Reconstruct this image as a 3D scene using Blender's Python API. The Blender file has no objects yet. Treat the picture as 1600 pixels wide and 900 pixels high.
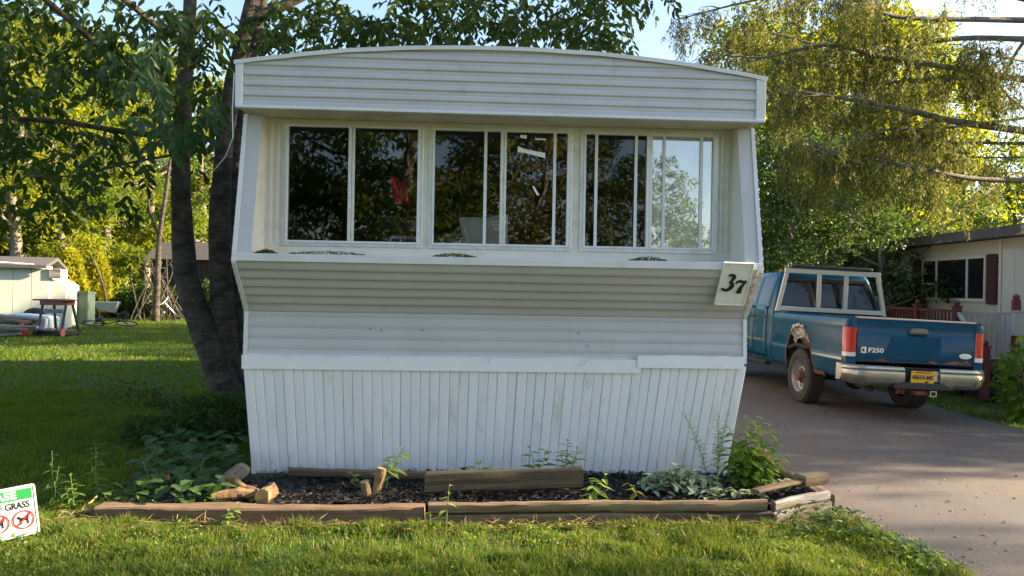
import bpy, math, random
import numpy as np
from mathutils import Vector, Matrix, Euler, noise as mnoise
R = math.radians
SC = bpy.context.scene
COL = SC.collection
rng = np.random.default_rng(7)
random.seed(7)

# ------------------------------------------------------------------ camera
CAM_H, FPX, ROLL = 1.62, 1180.0, R(1.0)
_RT = Vector((math.cos(ROLL), 0, math.sin(ROLL)))
_UP = Vector((-math.sin(ROLL), 0, math.cos(ROLL)))
_FW = Vector((0, 1, 0))
cam_data = bpy.data.cameras.new('camera')
cam_data.sensor_width = 36.0
cam_data.lens = FPX / 1600 * 36
cam_data.clip_start, cam_data.clip_end = 0.05, 1000
cam = bpy.data.objects.new('camera', cam_data)
COL.objects.link(cam)
cam.matrix_world = Matrix(((_RT.x, _UP.x, 0, 0), (_RT.y, _UP.y, -1, 0), (_RT.z, _UP.z, 0, CAM_H), (0, 0, 0, 1)))
SC.camera = cam

# ------------------------------------------------------------------ sky and sun
SUN_EL, SUN_AZ = R(21.0), R(80.0)          # azimuth measured from +Y towards +X
world = bpy.data.worlds.new('World')
SC.world = world
world.use_nodes = True
wn = world.node_tree.nodes
wn.clear()
w_out = wn.new('ShaderNodeOutputWorld')
w_bg = wn.new('ShaderNodeBackground')
w_sky = wn.new('ShaderNodeTexSky')
w_sky.sky_type = 'NISHITA'
w_sky.sun_disc = False
w_sky.sun_elevation = SUN_EL
w_sky.sun_rotation = SUN_AZ
w_sky.air_density = 1.0
w_sky.dust_density = 1.2
w_sky.ozone_density = 1.0
w_bg.inputs['Strength'].default_value = 0.08
world.node_tree.links.new(w_sky.outputs[0], w_bg.inputs[0])
world.node_tree.links.new(w_bg.outputs[0], w_out.inputs[0])
S_DIR = Vector((math.sin(SUN_AZ) * math.cos(SUN_EL), math.cos(SUN_AZ) * math.cos(SUN_EL), math.sin(SUN_EL)))
sun_data = bpy.data.lights.new('sun', 'SUN')
sun_data.energy = 5.0
sun_data.angle = R(0.6)
sun_data.color = (1.0, 0.80, 0.54)
sun = bpy.data.objects.new('sun', sun_data)
COL.objects.link(sun)
sun.location = S_DIR * 60
sun.rotation_euler = S_DIR.to_track_quat('Z', 'Y').to_euler()
vs = SC.view_settings
vs.view_transform = 'Standard'
vs.look = 'None'
vs.exposure = 2.32
vs.gamma = 1.0
vs.use_curve_mapping = False
SC.render.engine = 'CYCLES'
SC.cycles.use_denoising = True
SC.cycles.max_bounces = 8
SC.cycles.transparent_max_bounces = 12
SC.cycles.sample_clamp_indirect = 6.0

# ------------------------------------------------------------------ helpers
def P(px, py, Z):
    """world point seen at photo pixel (px, py) at distance Z along the view axis"""
    return (_RT * ((px - 800) / FPX) + _UP * ((450 - py) / FPX) + _FW) * Z + Vector((0, 0, CAM_H))

def gz(x, y):
    """ground height: nearly level, the driveway falls gently to the right"""
    return -0.036 * min(max(x - 3.6, 0.0), 4.2)

def gz_np(x):
    return -0.036 * np.clip(x - 3.6, 0.0, 4.2)

def PG(px, py, up=0.0):
    d = _RT * ((px - 800) / FPX) + _UP * ((450 - py) / FPX) + _FW
    Z = (CAM_H - up) / -d.z
    for _ in range(6):
        q = d * Z
        Z = (CAM_H - up - gz(q.x, q.y)) / -d.z
    q = d * Z
    return Vector((q.x, q.y, gz(q.x, q.y) + up))

def tag(o, label=None, cat=None, group=None, kind=None):
    if label: o['label'] = label
    if cat: o['category'] = cat
    if group: o['group'] = group
    if kind: o['kind'] = kind
    return o

def link(o, parent=None):
    COL.objects.link(o)
    if parent is not None: o.parent = parent
    return o

def empty(name, loc=(0, 0, 0), rot=(0, 0, 0), parent=None):
    o = bpy.data.objects.new(name, None)
    o.empty_display_size = 0.2
    link(o, parent)
    o.location = loc
    o.rotation_euler = rot
    return o

def inst(name, me, parent, loc=(0, 0, 0), rot=(0, 0, 0), sc=(1, 1, 1)):
    o = bpy.data.objects.new(name, me)
    link(o, parent)
    o.location = loc
    o.rotation_euler = rot
    o.scale = sc
    return o

class MB:
    """collects polygons for one mesh object"""
    def __init__(s): s.v, s.f, s.m = [], [], []
    def add(s, vs_, fs_, mi=0):
        o = len(s.v)
        s.v.extend([tuple(p) for p in vs_])
        for f in fs_:
            s.f.append(tuple(i + o for i in f)); s.m.append(mi)
        return s
    def box(s, a, b, mi=0, M=None):
        x0, y0, z0 = a; x1, y1, z1 = b
        vv = [(x0,y0,z0),(x1,y0,z0),(x1,y1,z0),(x0,y1,z0),(x0,y0,z1),(x1,y0,z1),(x1,y1,z1),(x0,y1,z1)]
        if M is not None: vv = [M @ Vector(p) for p in vv]
        return s.add(vv, [(0,3,2,1),(4,5,6,7),(0,1,5,4),(1,2,6,5),(2,3,7,6),(3,0,4,7)], mi)
    def hexa(s, p8, mi=0):
        return s.add(p8, [(0,3,2,1),(4,5,6,7),(0,1,5,4),(1,2,6,5),(2,3,7,6),(3,0,4,7)], mi)
    def prism(s, poly, axis, a, b, mi=0):
        """polygon of 2-D points extruded along an axis from a to b"""
        def mk(p, t):
            return {0: (t, p[0], p[1]), 1: (p[0], t, p[1]), 2: (p[0], p[1], t)}[axis]
        n = len(poly)
        vv = [mk(p, a) for p in poly] + [mk(p, b) for p in poly]
        ff = [tuple(range(n - 1, -1, -1)), tuple(range(n, 2 * n))]
        ff += [(i, (i + 1) % n, n + (i + 1) % n, n + i) for i in range(n)]
        return s.add(vv, ff, mi)
    def tube(s, pts, rad, n=8, mi=0, caps=True, capmi=None):
        pts = [Vector(p) for p in pts]
        if not hasattr(rad, '__len__'): rad = [rad] * len(pts)
        ref = None; vv = []
        for i, p in enumerate(pts):
            t = (pts[min(i + 1, len(pts) - 1)] - pts[max(i - 1, 0)]).normalized()
            if ref is None:
                ref = t.orthogonal().normalized()
            else:
                ref = (ref - t * ref.dot(t))
                ref = ref.normalized() if ref.length > 1e-6 else t.orthogonal().normalized()
            b = t.cross(ref)
            for k in range(n):
                a = 2 * math.pi * k / n
                vv.append(p + (ref * math.cos(a) + b * math.sin(a)) * rad[i])
        ff = []
        for i in range(len(pts) - 1):
            for k in range(n):
                k2 = (k + 1) % n
                ff.append((i*n+k, i*n+k2, (i+1)*n+k2, (i+1)*n+k))
        s.add(vv, ff, mi)
        if caps:
            o = len(s.v) - len(vv)
            for fc in (tuple(o + k for k in range(n - 1, -1, -1)), tuple(o + (len(pts) - 1) * n + k for k in range(n))):
                s.f.append(fc); s.m.append(mi if capmi is None else capmi)
        return s
    def grid(s, rows, mi=0, close=False):
        """rows: list of equal-length point rows"""
        n = len(rows[0]); vv = [p for r in rows for p in r]; ff = []
        for i in range(len(rows) - 1):
            for k in range(n if close else n - 1):
                k2 = (k + 1) % n
                ff.append((i*n+k, i*n+k2, (i+1)*n+k2, (i+1)*n+k))
        return s.add(vv, ff, mi)
    def lathe(s, prof, n=20, mi=0, axis='z', c=(0, 0, 0)):
        rows = []
        for r, h in prof:
            row = []
            for k in range(n):
                a = 2 * math.pi * k / n
                q = (r * math.cos(a), r * math.sin(a), h)
                if axis == 'x': q = (h, q[0], q[1])
                if axis == 'y': q = (q[0], h, q[1])
                row.append((q[0] + c[0], q[1] + c[1], q[2] + c[2]))
            rows.append(row)
        return s.grid(rows, mi, close=True)
    def mesh(s, name, mats, smooth=False):
        me = bpy.data.meshes.new(name)
        me.from_pydata(s.v, [], s.f)
        for m in (mats if isinstance(mats, (list, tuple)) else [mats]): me.materials.append(m)
        if any(s.m): me.polygons.foreach_set('material_index', s.m)
        if smooth: me.polygons.foreach_set('use_smooth', [True] * len(me.polygons))
        me.update()
        return me
    def build(s, name, mats, parent=None, smooth=False, bevel=0, loc=(0, 0, 0), rot=(0, 0, 0), seg=2, auto=None):
        o = bpy.data.objects.new(name, s.mesh(name, mats, smooth or auto is not None))
        link(o, parent)
        o.location = loc; o.rotation_euler = rot
        if bevel:
            b = o.modifiers.new('bevel', 'BEVEL'); b.width = bevel; b.segments = seg
            b.limit_method = 'ANGLE'; b.angle_limit = R(30)
        if auto is not None:
            e = o.modifiers.new('split', 'EDGE_SPLIT'); e.split_angle = R(auto)
        return o

def np_mesh(name, V, F, mat, smooth=False):
    """fast mesh from numpy arrays; F is (n, k)"""
    me = bpy.data.meshes.new(name)
    V = np.ascontiguousarray(V, dtype=np.float32).reshape(-1, 3)
    F = np.ascontiguousarray(F, dtype=np.int32)
    n, k = F.shape
    me.vertices.add(len(V)); me.vertices.foreach_set('co', V.ravel())
    me.loops.add(n * k); me.loops.foreach_set('vertex_index', F.ravel())
    me.polygons.add(n)
    me.polygons.foreach_set('loop_start', np.arange(0, n * k, k, dtype=np.int32))
    me.polygons.foreach_set('loop_total', np.full(n, k, dtype=np.int32))
    if smooth: me.polygons.foreach_set('use_smooth', np.ones(n, dtype=bool))
    me.materials.append(mat)
    me.update(calc_edges=True)
    return me

def unit(a):
    return a / np.maximum(np.linalg.norm(a, axis=-1, keepdims=True), 1e-9)

def leaf_cloud(pos, axis, L, W, r, fold=0.18, shape='diamond'):
    """many small leaves: pos (n,3), axis (n,3) unit, L and W arrays; returns V, F (quads)"""
    n = len(pos)
    rnd = unit(r.normal(size=(n, 3)) + np.array([0, 0, 0.8]))
    side = unit(np.cross(axis, rnd)); nor = np.cross(side, axis)
    L = np.asarray(L)[:, None] * np.ones((n, 1)); W = np.asarray(W)[:, None] * np.ones((n, 1))
    b = pos; t = pos + axis * L - nor * L * 0.12
    if shape == 'diamond':
        m = pos + axis * L * 0.42
        V = np.stack([b, m + side * W / 2 + nor * W * fold, t, m - side * W / 2 + nor * W * fold], axis=1)
        F = np.arange(n * 4).reshape(n, 4)
    else:   # pointed oval with a midrib, two quads
        m1 = pos + axis * L * 0.33; m2 = pos + axis * L * 0.68 - nor * L * 0.03
        V = np.stack([b, m1 + side * W / 2 + nor * W * fold, m2 + side * W * .4 + nor * W * fold, t,
                      m2 - side * W * .4 + nor * W * fold, m1 - side * W / 2 + nor * W * fold], axis=1)
        o = (np.arange(n) * 6)[:, None]
        F = np.concatenate([o + np.array([[0, 1, 2, 3]]), o + np.array([[0, 3, 4, 5]])], axis=1).reshape(-1, 4)
    return V.reshape(-1, 3), F

# ------------------------------------------------------------------ materials
def _mat(name):
    m = bpy.data.materials.new(name); m.use_nodes = True
    nt = m.node_tree; nt.nodes.clear()
    out = nt.nodes.new('ShaderNodeOutputMaterial')
    return m, nt, out

def N(nt, kind, **kw):
    n = nt.nodes.new(kind)
    for k, v in kw.items():
        if k in n.inputs: n.inputs[k].default_value = v
        else: setattr(n, k, v)
    return n

def c4(c): return (c[0], c[1], c[2], 1.0)

def mix_rgb(nt, fac, a, b, mode='MIX'):
    n = nt.nodes.new('ShaderNodeMix'); n.data_type = 'RGBA'; n.blend_type = mode
    for sock, v in ((n.inputs[0], fac), (n.inputs[6], a), (n.inputs[7], b)):
        if isinstance(v, (int, float)): sock.default_value = v
        elif isinstance(v, tuple): sock.default_value = c4(v)
        else: nt.links.new(v, sock)
    return n.outputs[2]

def ramp(nt, src, p0, p1, c0=0.0, c1=1.0):
    n = nt.nodes.new('ShaderNodeMapRange'); n.clamp = True
    nt.links.new(src, n.inputs[0])
    n.inputs[1].default_value = p0; n.inputs[2].default_value = p1
    n.inputs[3].default_value = c0; n.inputs[4].default_value = c1
    return n.outputs[0]

def tex_noise(nt, vec, scale, detail=5, rough=0.6, dist=0):
    n = nt.nodes.new('ShaderNodeTexNoise')
    nt.links.new(vec, n.inputs['Vector'])
    n.inputs['Scale'].default_value = scale; n.inputs['Detail'].default_value = detail
    n.inputs['Roughness'].default_value = rough; n.inputs['Distortion'].default_value = dist
    return n.outputs[0]

def coords(nt, stretch=(1, 1, 1), which='Object', offset_random=True):
    tc = nt.nodes.new('ShaderNodeTexCoord')
    mp = nt.nodes.new('ShaderNodeMapping')
    mp.inputs['Scale'].default_value = stretch
    nt.links.new(tc.outputs[which], mp.inputs[0])
    if offset_random:
        oi = nt.nodes.new('ShaderNodeObjectInfo')
        vm = nt.nodes.new('ShaderNodeVectorMath'); vm.operation = 'MULTIPLY_ADD'
        vm.inputs[1].default_value = (17.0, 29.0, 41.0)
        cb = nt.nodes.new('ShaderNodeCombineXYZ')
        for k in range(3): nt.links.new(oi.outputs['Random'], cb.inputs[k])
        nt.links.new(cb.outputs[0], vm.inputs[0]); nt.links.new(mp.outputs[0], vm.inputs[2])
        return vm.outputs[0]
    return mp.outputs[0]

def M(name, col, rough=0.6, var=0.15, scale=6.0, bump=0.0, bscale=60.0, metal=0.0, col2=None, p=(0.45, 0.7), rnd=0.0,
      stretch=(1, 1, 1), coat=0.0, spec=0.5, bdist=0.01, col3=None, scale3=2.0, p3=(0.55, 0.75), stretch3=None):
    """base colour + its own mottling, optional second and third colour in patches (stains, rust, wear), fine relief"""
    m, nt, out = _mat(name)
    b = nt.nodes.new('ShaderNodeBsdfPrincipled')
    vec = coords(nt, stretch)
    n1 = tex_noise(nt, vec, scale, 6)
    k = ramp(nt, n1, 0.25, 0.75)
    lo = tuple(min(1, c * (1 - var)) for c in col); hi = tuple(min(1, c * (1 + var)) for c in col)
    cc = mix_rgb(nt, k, lo, hi)
    if col2 is not None:
        n2 = tex_noise(nt, vec, scale * 0.43, 7, 0.65, 0.4)
        cc = mix_rgb(nt, ramp(nt, n2, p[0], p[1]), cc, col2)
    if col3 is not None:
        v3 = coords(nt, stretch3 or stretch)
        n3 = tex_noise(nt, v3, scale3, 7, 0.7, 0.2)
        cc = mix_rgb(nt, ramp(nt, n3, p3[0], p3[1]), cc, col3)
    if rnd:
        oi = nt.nodes.new('ShaderNodeObjectInfo')
        hs = nt.nodes.new('ShaderNodeHueSaturation')
        nt.links.new(ramp(nt, oi.outputs['Random'], 0, 1, 1 - rnd, 1 + rnd), hs.inputs['Value'])
        nt.links.new(cc, hs.inputs['Color']); cc = hs.outputs[0]
    nt.links.new(cc, b.inputs['Base Color'])
    rr = ramp(nt, n1, 0.3, 0.7, max(0, rough - 0.08), min(1, rough + 0.08))
    nt.links.new(rr, b.inputs['Roughness'])
    b.inputs['Metallic'].default_value = metal
    b.inputs['Specular IOR Level'].default_value = spec
    if coat:
        b.inputs['Coat Weight'].default_value = coat; b.inputs['Coat Roughness'].default_value = 0.12
    if bump:
        bn = nt.nodes.new('ShaderNodeBump'); bn.inputs['Strength'].default_value = bump; bn.inputs['Distance'].default_value = bdist
        nt.links.new(tex_noise(nt, vec, bscale, 5), bn.inputs['Height']); nt.links.new(bn.outputs[0], b.inputs['Normal'])
    nt.links.new(b.outputs[0], out.inputs[0])
    return m

def leaf_mat(name, col, col2, transl=0.4, rough=0.5, tcol=None, col3=None, amount3=0.1):
    """leaf: every leaf of a mesh picks its own tint between the two colours; light shines through"""
    m, nt, out = _mat(name)
    g = nt.nodes.new('ShaderNodeNewGeometry')
    oi = nt.nodes.new('ShaderNodeObjectInfo')
    ad = nt.nodes.new('ShaderNodeMath'); ad.operation = 'ADD'
    fr = nt.nodes.new('ShaderNodeMath'); fr.operation = 'FRACT'
    nt.links.new(g.outputs['Random Per Island'], ad.inputs[0]); nt.links.new(oi.outputs['Random'], ad.inputs[1])
    nt.links.new(ad.outputs[0], fr.inputs[0])
    cc = mix_rgb(nt, fr.outputs[0], col, col2)
    if col3 is not None:
        m7 = nt.nodes.new('ShaderNodeMath'); m7.operation = 'MULTIPLY'; m7.inputs[1].default_value = 7.31
        f7 = nt.nodes.new('ShaderNodeMath'); f7.operation = 'FRACT'
        nt.links.new(ad.outputs[0], m7.inputs[0]); nt.links.new(m7.outputs[0], f7.inputs[0])
        cc = mix_rgb(nt, ramp(nt, f7.outputs[0], 1 - amount3, 1 - amount3 + 0.02), cc, col3)
    b = nt.nodes.new('ShaderNodeBsdfPrincipled'); b.inputs['Roughness'].default_value = rough
    b.inputs['Specular IOR Level'].default_value = 0.16
    nt.links.new(cc, b.inputs['Base Color'])
    t = nt.nodes.new('ShaderNodeBsdfTranslucent')
    if tcol is None:
        hs = nt.nodes.new('ShaderNodeHueSaturation'); hs.inputs['Hue'].default_value = 0.485; hs.inputs['Value'].default_value = 1.7
        hs.inputs['Saturation'].default_value = 1.1
        nt.links.new(cc, hs.inputs['Color']); nt.links.new(hs.outputs[0], t.inputs['Color'])
    else: t.inputs['Color'].default_value = c4(tcol)
    mx = nt.nodes.new('ShaderNodeMixShader'); mx.inputs[0].default_value = transl
    nt.links.new(b.outputs[0], mx.inputs[1]); nt.links.new(t.outputs[0], mx.inputs[2])
    nt.links.new(mx.outputs[0], out.inputs[0])
    return m

def glass_mat(name, refl=0.1, tint=(0.7, 0.75, 0.75), haze=0.0):
    m, nt, out = _mat(name)
    tr = nt.nodes.new('ShaderNodeBsdfTransparent'); tr.inputs[0].default_value = c4(tint)
    gl = nt.nodes.new('ShaderNodeBsdfGlossy'); gl.inputs['Roughness'].default_value = 0.015
    vec = coords(nt)
    bn = nt.nodes.new('ShaderNodeBump'); bn.inputs['Strength'].default_value = 0.02; bn.inputs['Distance'].default_value = 0.05
    nt.links.new(tex_noise(nt, vec, 3.0, 1), bn.inputs['Height']); nt.links.new(bn.outputs[0], gl.inputs['Normal'])
    mx = nt.nodes.new('ShaderNodeMixShader')
    fz = nt.nodes.new('ShaderNodeFresnel'); fz.inputs[0].default_value = 1.5
    ad = nt.nodes.new('ShaderNodeMath'); ad.operation = 'ADD'; ad.use_clamp = True; ad.inputs[1].default_value = refl - 0.04
    nt.links.new(fz.outputs[0], ad.inputs[0]); nt.links.new(ad.outputs[0], mx.inputs[0])
    nt.links.new(tr.outputs[0], mx.inputs[1]); nt.links.new(gl.outputs[0], mx.inputs[2])
    last = mx.outputs[0]
    if haze:
        df = nt.nodes.new('ShaderNodeBsdfDiffuse'); df.inputs[0].default_value = (.7, .72, .75, 1)
        m2 = nt.nodes.new('ShaderNodeMixShader')
        nt.links.new(ramp(nt, tex_noise(nt, coords(nt, (3, 1, 1)), 2.0, 4), .3, .8, haze * .6, haze * 1.4), m2.inputs[0])
        nt.links.new(last, m2.inputs[1]); nt.links.new(df.outputs[0], m2.inputs[2]); last = m2.outputs[0]
    nt.links.new(last, out.inputs[0])
    return m

def asphalt_mat():
    m, nt, out = _mat('asphalt')
    b = nt.nodes.new('ShaderNodeBsdfPrincipled')
    v = coords(nt, offset_random=False)
    fine = tex_noise(nt, v, 140, 3, .7); big = tex_noise(nt, v, .7, 6, .6); mid = tex_noise(nt, v, 9, 5, .6)
    vo = nt.nodes.new('ShaderNodeTexVoronoi'); vo.inputs['Scale'].default_value = 190; nt.links.new(v, vo.inputs['Vector'])
    c = mix_rgb(nt, ramp(nt, fine, .3, .7), (.042, .037, .035), (.122, .106, .099))
    c = mix_rgb(nt, ramp(nt, big, .4, .72), c, (.115, .086, .070))
    c = mix_rgb(nt, ramp(nt, mid, .58, .8, 0, .5), c, (.050, .045, .043))
    c = mix_rgb(nt, ramp(nt, tex_noise(nt, v, 45, 4, .75), .52, .72, 0, .6), c, (.155, .137, .128))
    c = mix_rgb(nt, ramp(nt, tex_noise(nt, v, 33, 4, .75, .5), .56, .74, 0, .6), c, (.040, .037, .036))
    sp = mix_rgb(nt, ramp(nt, vo.outputs['Distance'], .12, .22, .55, 0), c, (.21, .195, .185))
    nt.links.new(sp, b.inputs['Base Color']); b.inputs['Roughness'].default_value = .85
    bn = nt.nodes.new('ShaderNodeBump'); bn.inputs['Strength'].default_value = .7; bn.inputs['Distance'].default_value = .006
    nt.links.new(fine, bn.inputs['Height']); nt.links.new(bn.outputs[0], b.inputs['Normal'])
    nt.links.new(b.outputs[0], out.inputs[0])
    return m

def soil_grass_mat():
    m, nt, out = _mat('lawn_ground')
    b = nt.nodes.new('ShaderNodeBsdfPrincipled'); b.inputs['Roughness'].default_value = .95
    b.inputs['Specular IOR Level'].default_value = .1
    v = coords(nt, offset_random=False)
    c = mix_rgb(nt, ramp(nt, tex_noise(nt, v, 25, 6, .7), .3, .7), (.028, .055, .010), (.075, .125, .020))
    c = mix_rgb(nt, ramp(nt, tex_noise(nt, v, 1.3, 5), .50, .68, 0, .85), c, (.115, .090, .045))
    nt.links.new(c, b.inputs['Base Color'])
    bn = nt.nodes.new('ShaderNodeBump'); bn.inputs['Strength'].default_value = .8; bn.inputs['Distance'].default_value = .03
    nt.links.new(tex_noise(nt, v, 60, 4), bn.inputs['Height']); nt.links.new(bn.outputs[0], b.inputs['Normal'])
    nt.links.new(b.outputs[0], out.inputs[0])
    return m

m_siding = M('white_siding', (.495, .485, .505), .42, .06, 1.5, .25, 3.0, col2=(.43, .42, .435), p=(.5, .8), bdist=.01,
             col3=(.30, .28, .23), scale3=2.4, p3=(.60, .86), stretch3=(2.2, 1, .9), spec=.4)
m_trim = M('white_trim', (.66, .66, .69), .4, .06, 4, col2=(.52, .50, .44), p=(.56, .8), stretch=(1, 1, .4))
m_vinyl = M('white_vinyl', (.79, .785, .815), .45, .03, 2, col2=(.68, .68, .70), p=(.55, .85), stretch=(2, 2, .5), rnd=.03,
            col3=(.40, .42, .30), scale3=2.0, p3=(.54, .84), stretch3=(2.6, 2.6, .8))
m_coil = M('white_coil_trim', (.82, .83, .88), .38, .03, 3, .1, 5)
m_cream = M('cream_wall_paint', (.68, .645, .57), .55, .06, 5, col2=(.52, .455, .33), p=(.52, .76), stretch=(.5, 1, 1.5), col3=(.25, .21, .13), scale3=3, p3=(.64, .82))
m_alu = M('aluminium_frame', (.66, .66, .65), .4, .1, 9, .1, 60, metal=.35, col2=(.47, .45, .42), p=(.55, .75))
m_soff = M('soffit_paint', (.52, .48, .36), .65, .12, 5, col2=(.35, .30, .19), p=(.5, .75))
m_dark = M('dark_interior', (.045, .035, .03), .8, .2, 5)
m_roof = M('roof_metal', (.42, .42, .42), .5, .1, 4)
m_glass = glass_mat('window_glass', .062, (.88, .90, .92))
m_glass_dim = glass_mat('screened_glass', .042, (.88, .90, .93))
m_glass_film = glass_mat('filmed_glass', .55, (.55, .6, .63), .30)
m_black = M('black_paint', (.012, .012, .013), .5, .2)
m_moss = leaf_mat('moss_green', (.05, .075, .012), (.10, .11, .02), .2)
m_timber = M('weathered_timber', (.19, .125, .070), .9, .5, 7, .9, 22, col2=(.075, .052, .034), p=(.45, .62), stretch=(.30, 5, 5),
             rnd=.12, col3=(.15, .16, .07), scale3=3.2, p3=(.56, .74), stretch3=(.8, 1.2, 1.2), bdist=.012)
m_timber_red = M('reddish_timber', (.195, .118, .068), .9, .5, 7, .9, 22, col2=(.10, .058, .034), p=(.46, .64), stretch=(.30, 5, 5), rnd=.1,
             col3=(.22, .18, .12), scale3=4, p3=(.55, .74), bdist=.015)
m_timber_dk = M('dark_timber', (.115, .085, .050), .9, .5, 7, .9, 22, col2=(.05, .036, .024), p=(.45, .62), stretch=(.30, 5, 5),
             col3=(.13, .13, .05), scale3=4, p3=(.55, .72), bdist=.012)
m_greywood = M('grey_wood', (.20, .20, .195), .9, .4, 9, .9, 24, col2=(.10, .078, .055), p=(.48, .60), stretch=(.25, 2, 2), bdist=.01)
m_bark = M('tree_bark', (.092, .070, .050), .95, .5, 11, 1.0, 14, col2=(.030, .023, .017), p=(.44, .60), stretch=(1.0, 1.0, 1.9), bdist=.05,
           col3=(.10, .095, .065), scale3=1.2, p3=(.58, .75))
m_barkgrey = M('grey_bark', (.19, .16, .125), .95, .3, 9, .9, 18, col2=(.10, .085, .07), p=(.45, .66), stretch=(1.6, 1.6, .4), bdist=.03)
m_logbark = M('log_bark', (.24, .15, .07), .9, .45, 14, 1.0, 25, col2=(.09, .055, .03), p=(.45, .65))
m_cut = M('cut_wood', (.40, .27, .11), .85, .35, 18, .7, 40, col2=(.20, .12, .05), p=(.45, .7))
m_mulch = leaf_mat('black_mulch', (.012, .011, .012), (.055, .050, .050), .0, .9, tcol=(.01, .01, .01), col3=(.16, .12, .08), amount3=.06)
m_soil = M('dark_soil', (.016, .013, .012), .95, .4, 14, .8, 30)
m_drygrass = leaf_mat('dry_grass', (.33, .25, .11), (.22, .17, .08), .25)
m_grass = leaf_mat('grass_blade', (.062, .122, .016), (.130, .185, .028), .38, .5, col3=(.27, .23, .09), amount3=.13)
m_grass_far = leaf_mat('far_grass_blade', (.072, .125, .013), (.125, .175, .020), .42, .55, col3=(.20, .17, .06), amount3=.06)
m_asphalt = asphalt_mat()
m_ground = soil_grass_mat()
lf_ash = leaf_mat('ash_leaf', (.027, .056, .010), (.050, .082, .013), .30, .5)
lf_ash_hero = leaf_mat('ash_leaf_near', (.036, .078, .024), (.060, .105, .034), .25, .45)
lf_yel = leaf_mat('sunlit_yellow_green_leaf', (.120, .165, .018), (.205, .215, .026), .58)  # yellow-green leaf, lightened and yellowed to carry the sunlight in its colour
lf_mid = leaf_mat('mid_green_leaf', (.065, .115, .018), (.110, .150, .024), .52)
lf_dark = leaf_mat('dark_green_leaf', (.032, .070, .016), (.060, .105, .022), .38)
lf_gold = leaf_mat('golden_cedar', (.25, .27, .025), (.38, .36, .04), .35)
lf_spruce = leaf_mat('sunlit_spruce_needle', (.060, .094, .023), (.120, .130, .034), .45, col3=(.22, .165, .05), amount3=.16)  # golden sunlight is mixed into the needle green
lf_weed = leaf_mat('weed_leaf', (.09, .17, .03), (.14, .22, .05), .40)
lf_weed_lt = leaf_mat('pale_weed_leaf', (.17, .27, .06), (.24, .33, .08), .42)
lf_bush = leaf_mat('bush_leaf', (.10, .19, .03), (.17, .26, .04), .42)
lf_silver = leaf_mat('silvery_leaf', (.24, .30, .16), (.40, .45, .30), .25)
lf_dkweed = leaf_mat('dark_weed_leaf', (.040, .090, .025), (.065, .125, .035), .35)
lf_yweed = leaf_mat('yellowing_leaf', (.32, .36, .05), (.42, .42, .08), .45)
lf_dead = leaf_mat('fallen_leaf', (.20, .11, .05), (.30, .19, .09), .2)
# ------------------------------------------------------------------ ground and driveway
b = MB()
xs = [-160, -40, -10, 0, 3.6, 5.0, 6.4, 7.8, 20, 60, 160]; ys = [-110, -30, -5, 5, 15, 40, 90, 220]
b.grid([[(x, y, gz(x, y)) for x in xs] for y in ys])
tag(b.build('ground', m_ground), 'lawn ground running back to the trees on both sides', 'lawn', kind='structure')

def drive_left(y):
    return 2.44 + .05 * mnoise.noise((y * 1.3, 3.1, 0)) * (1 if y < 5.5 else .2) + max(0, 5.6 - y) * .18
def drive_right(y):
    return 6.62 + .10 * mnoise.noise((y * .9, 9.7, 0)) + (0.35 * max(0, 9.5 - y))
b = MB(); rows = []
for y in np.concatenate([np.arange(-12, 4, 1.0), np.arange(4, 14, .2), np.arange(14, 42, 1.0)]):
    a, c = drive_left(y), drive_right(y)
    rows.append([(x, y, gz(x, y) + .006) for x in sorted([a, 3.6, 5.0, 6.2, min(c, 7.8), c + .001])])
b.grid(rows)
tag(b.build('driveway', m_asphalt), 'worn grey asphalt driveway beside the mobile home', 'driveway', kind='structure')

# ------------------------------------------------------------------ mobile home
TYAW = R(2.8)
TW = 4.27
T0 = Vector((-2.217, 6.015, 0))
home = empty('mobile_home', T0, (0, 0, TYAW))
tag(home, 'white single-wide mobile home with three front windows, ribbed siding and white skirting', 'mobile home')
_ex = Vector((math.cos(TYAW), math.sin(TYAW), 0)); _ey = Vector((-math.sin(TYAW), math.cos(TYAW), 0))

def tl(px, py, yl):
    """(x, z) in the home's own axes of the point on its plane y = yl seen at a photo pixel"""
    d = _RT * ((px - 800) / FPX) + _UP * ((450 - py) / FPX) + _FW
    c = Vector((0, 0, CAM_H))
    t = (yl - (c - T0).dot(_ey)) / d.dot(_ey)
    q = c + d * t - T0
    return q.dot(_ex), q.z
def tw(x, y, z):
    return T0 + _ex * x + _ey * y + Vector((0, 0, z))

Z_SOF, Z_EAVE, Z_PEAK = 3.03, 3.385, 3.562
Y_WALL = .385
def arch(x):
    s = (x - TW / 2) / (TW / 2)
    return Z_EAVE + (Z_PEAK - Z_EAVE) * (1 - abs(s) ** 2.15)

def rib(s, pitch=.0815):
    """siding profile: broad flat, shallow rolled ribs in pairs; s metres along the panel -> outward offset"""
    k = (s % pitch) / pitch
    if k < .16: return .013 * math.sin(k / .16 * math.pi / 2)
    if k < .50: return .013 - .003 * (k - .16) / .34
    if k < .60: return .010 - .006 * (k - .50) / .10
    if k < .82: return .004 + .002 * (k - .60) / .22
    if k < .90: return .006 - .006 * (k - .82) / .08
    return 0.0
def rib_steps(Ltot, pitch=.0815):
    ks = [0, .05, .10, .16, .50, .60, .82, .90, .999]
    out = []; n = 0
    while True:
        for k in ks:
            s = (n + k) * pitch
            if s >= Ltot: out.append(Ltot); return out
            out.append(s)
        n += 1

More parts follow.
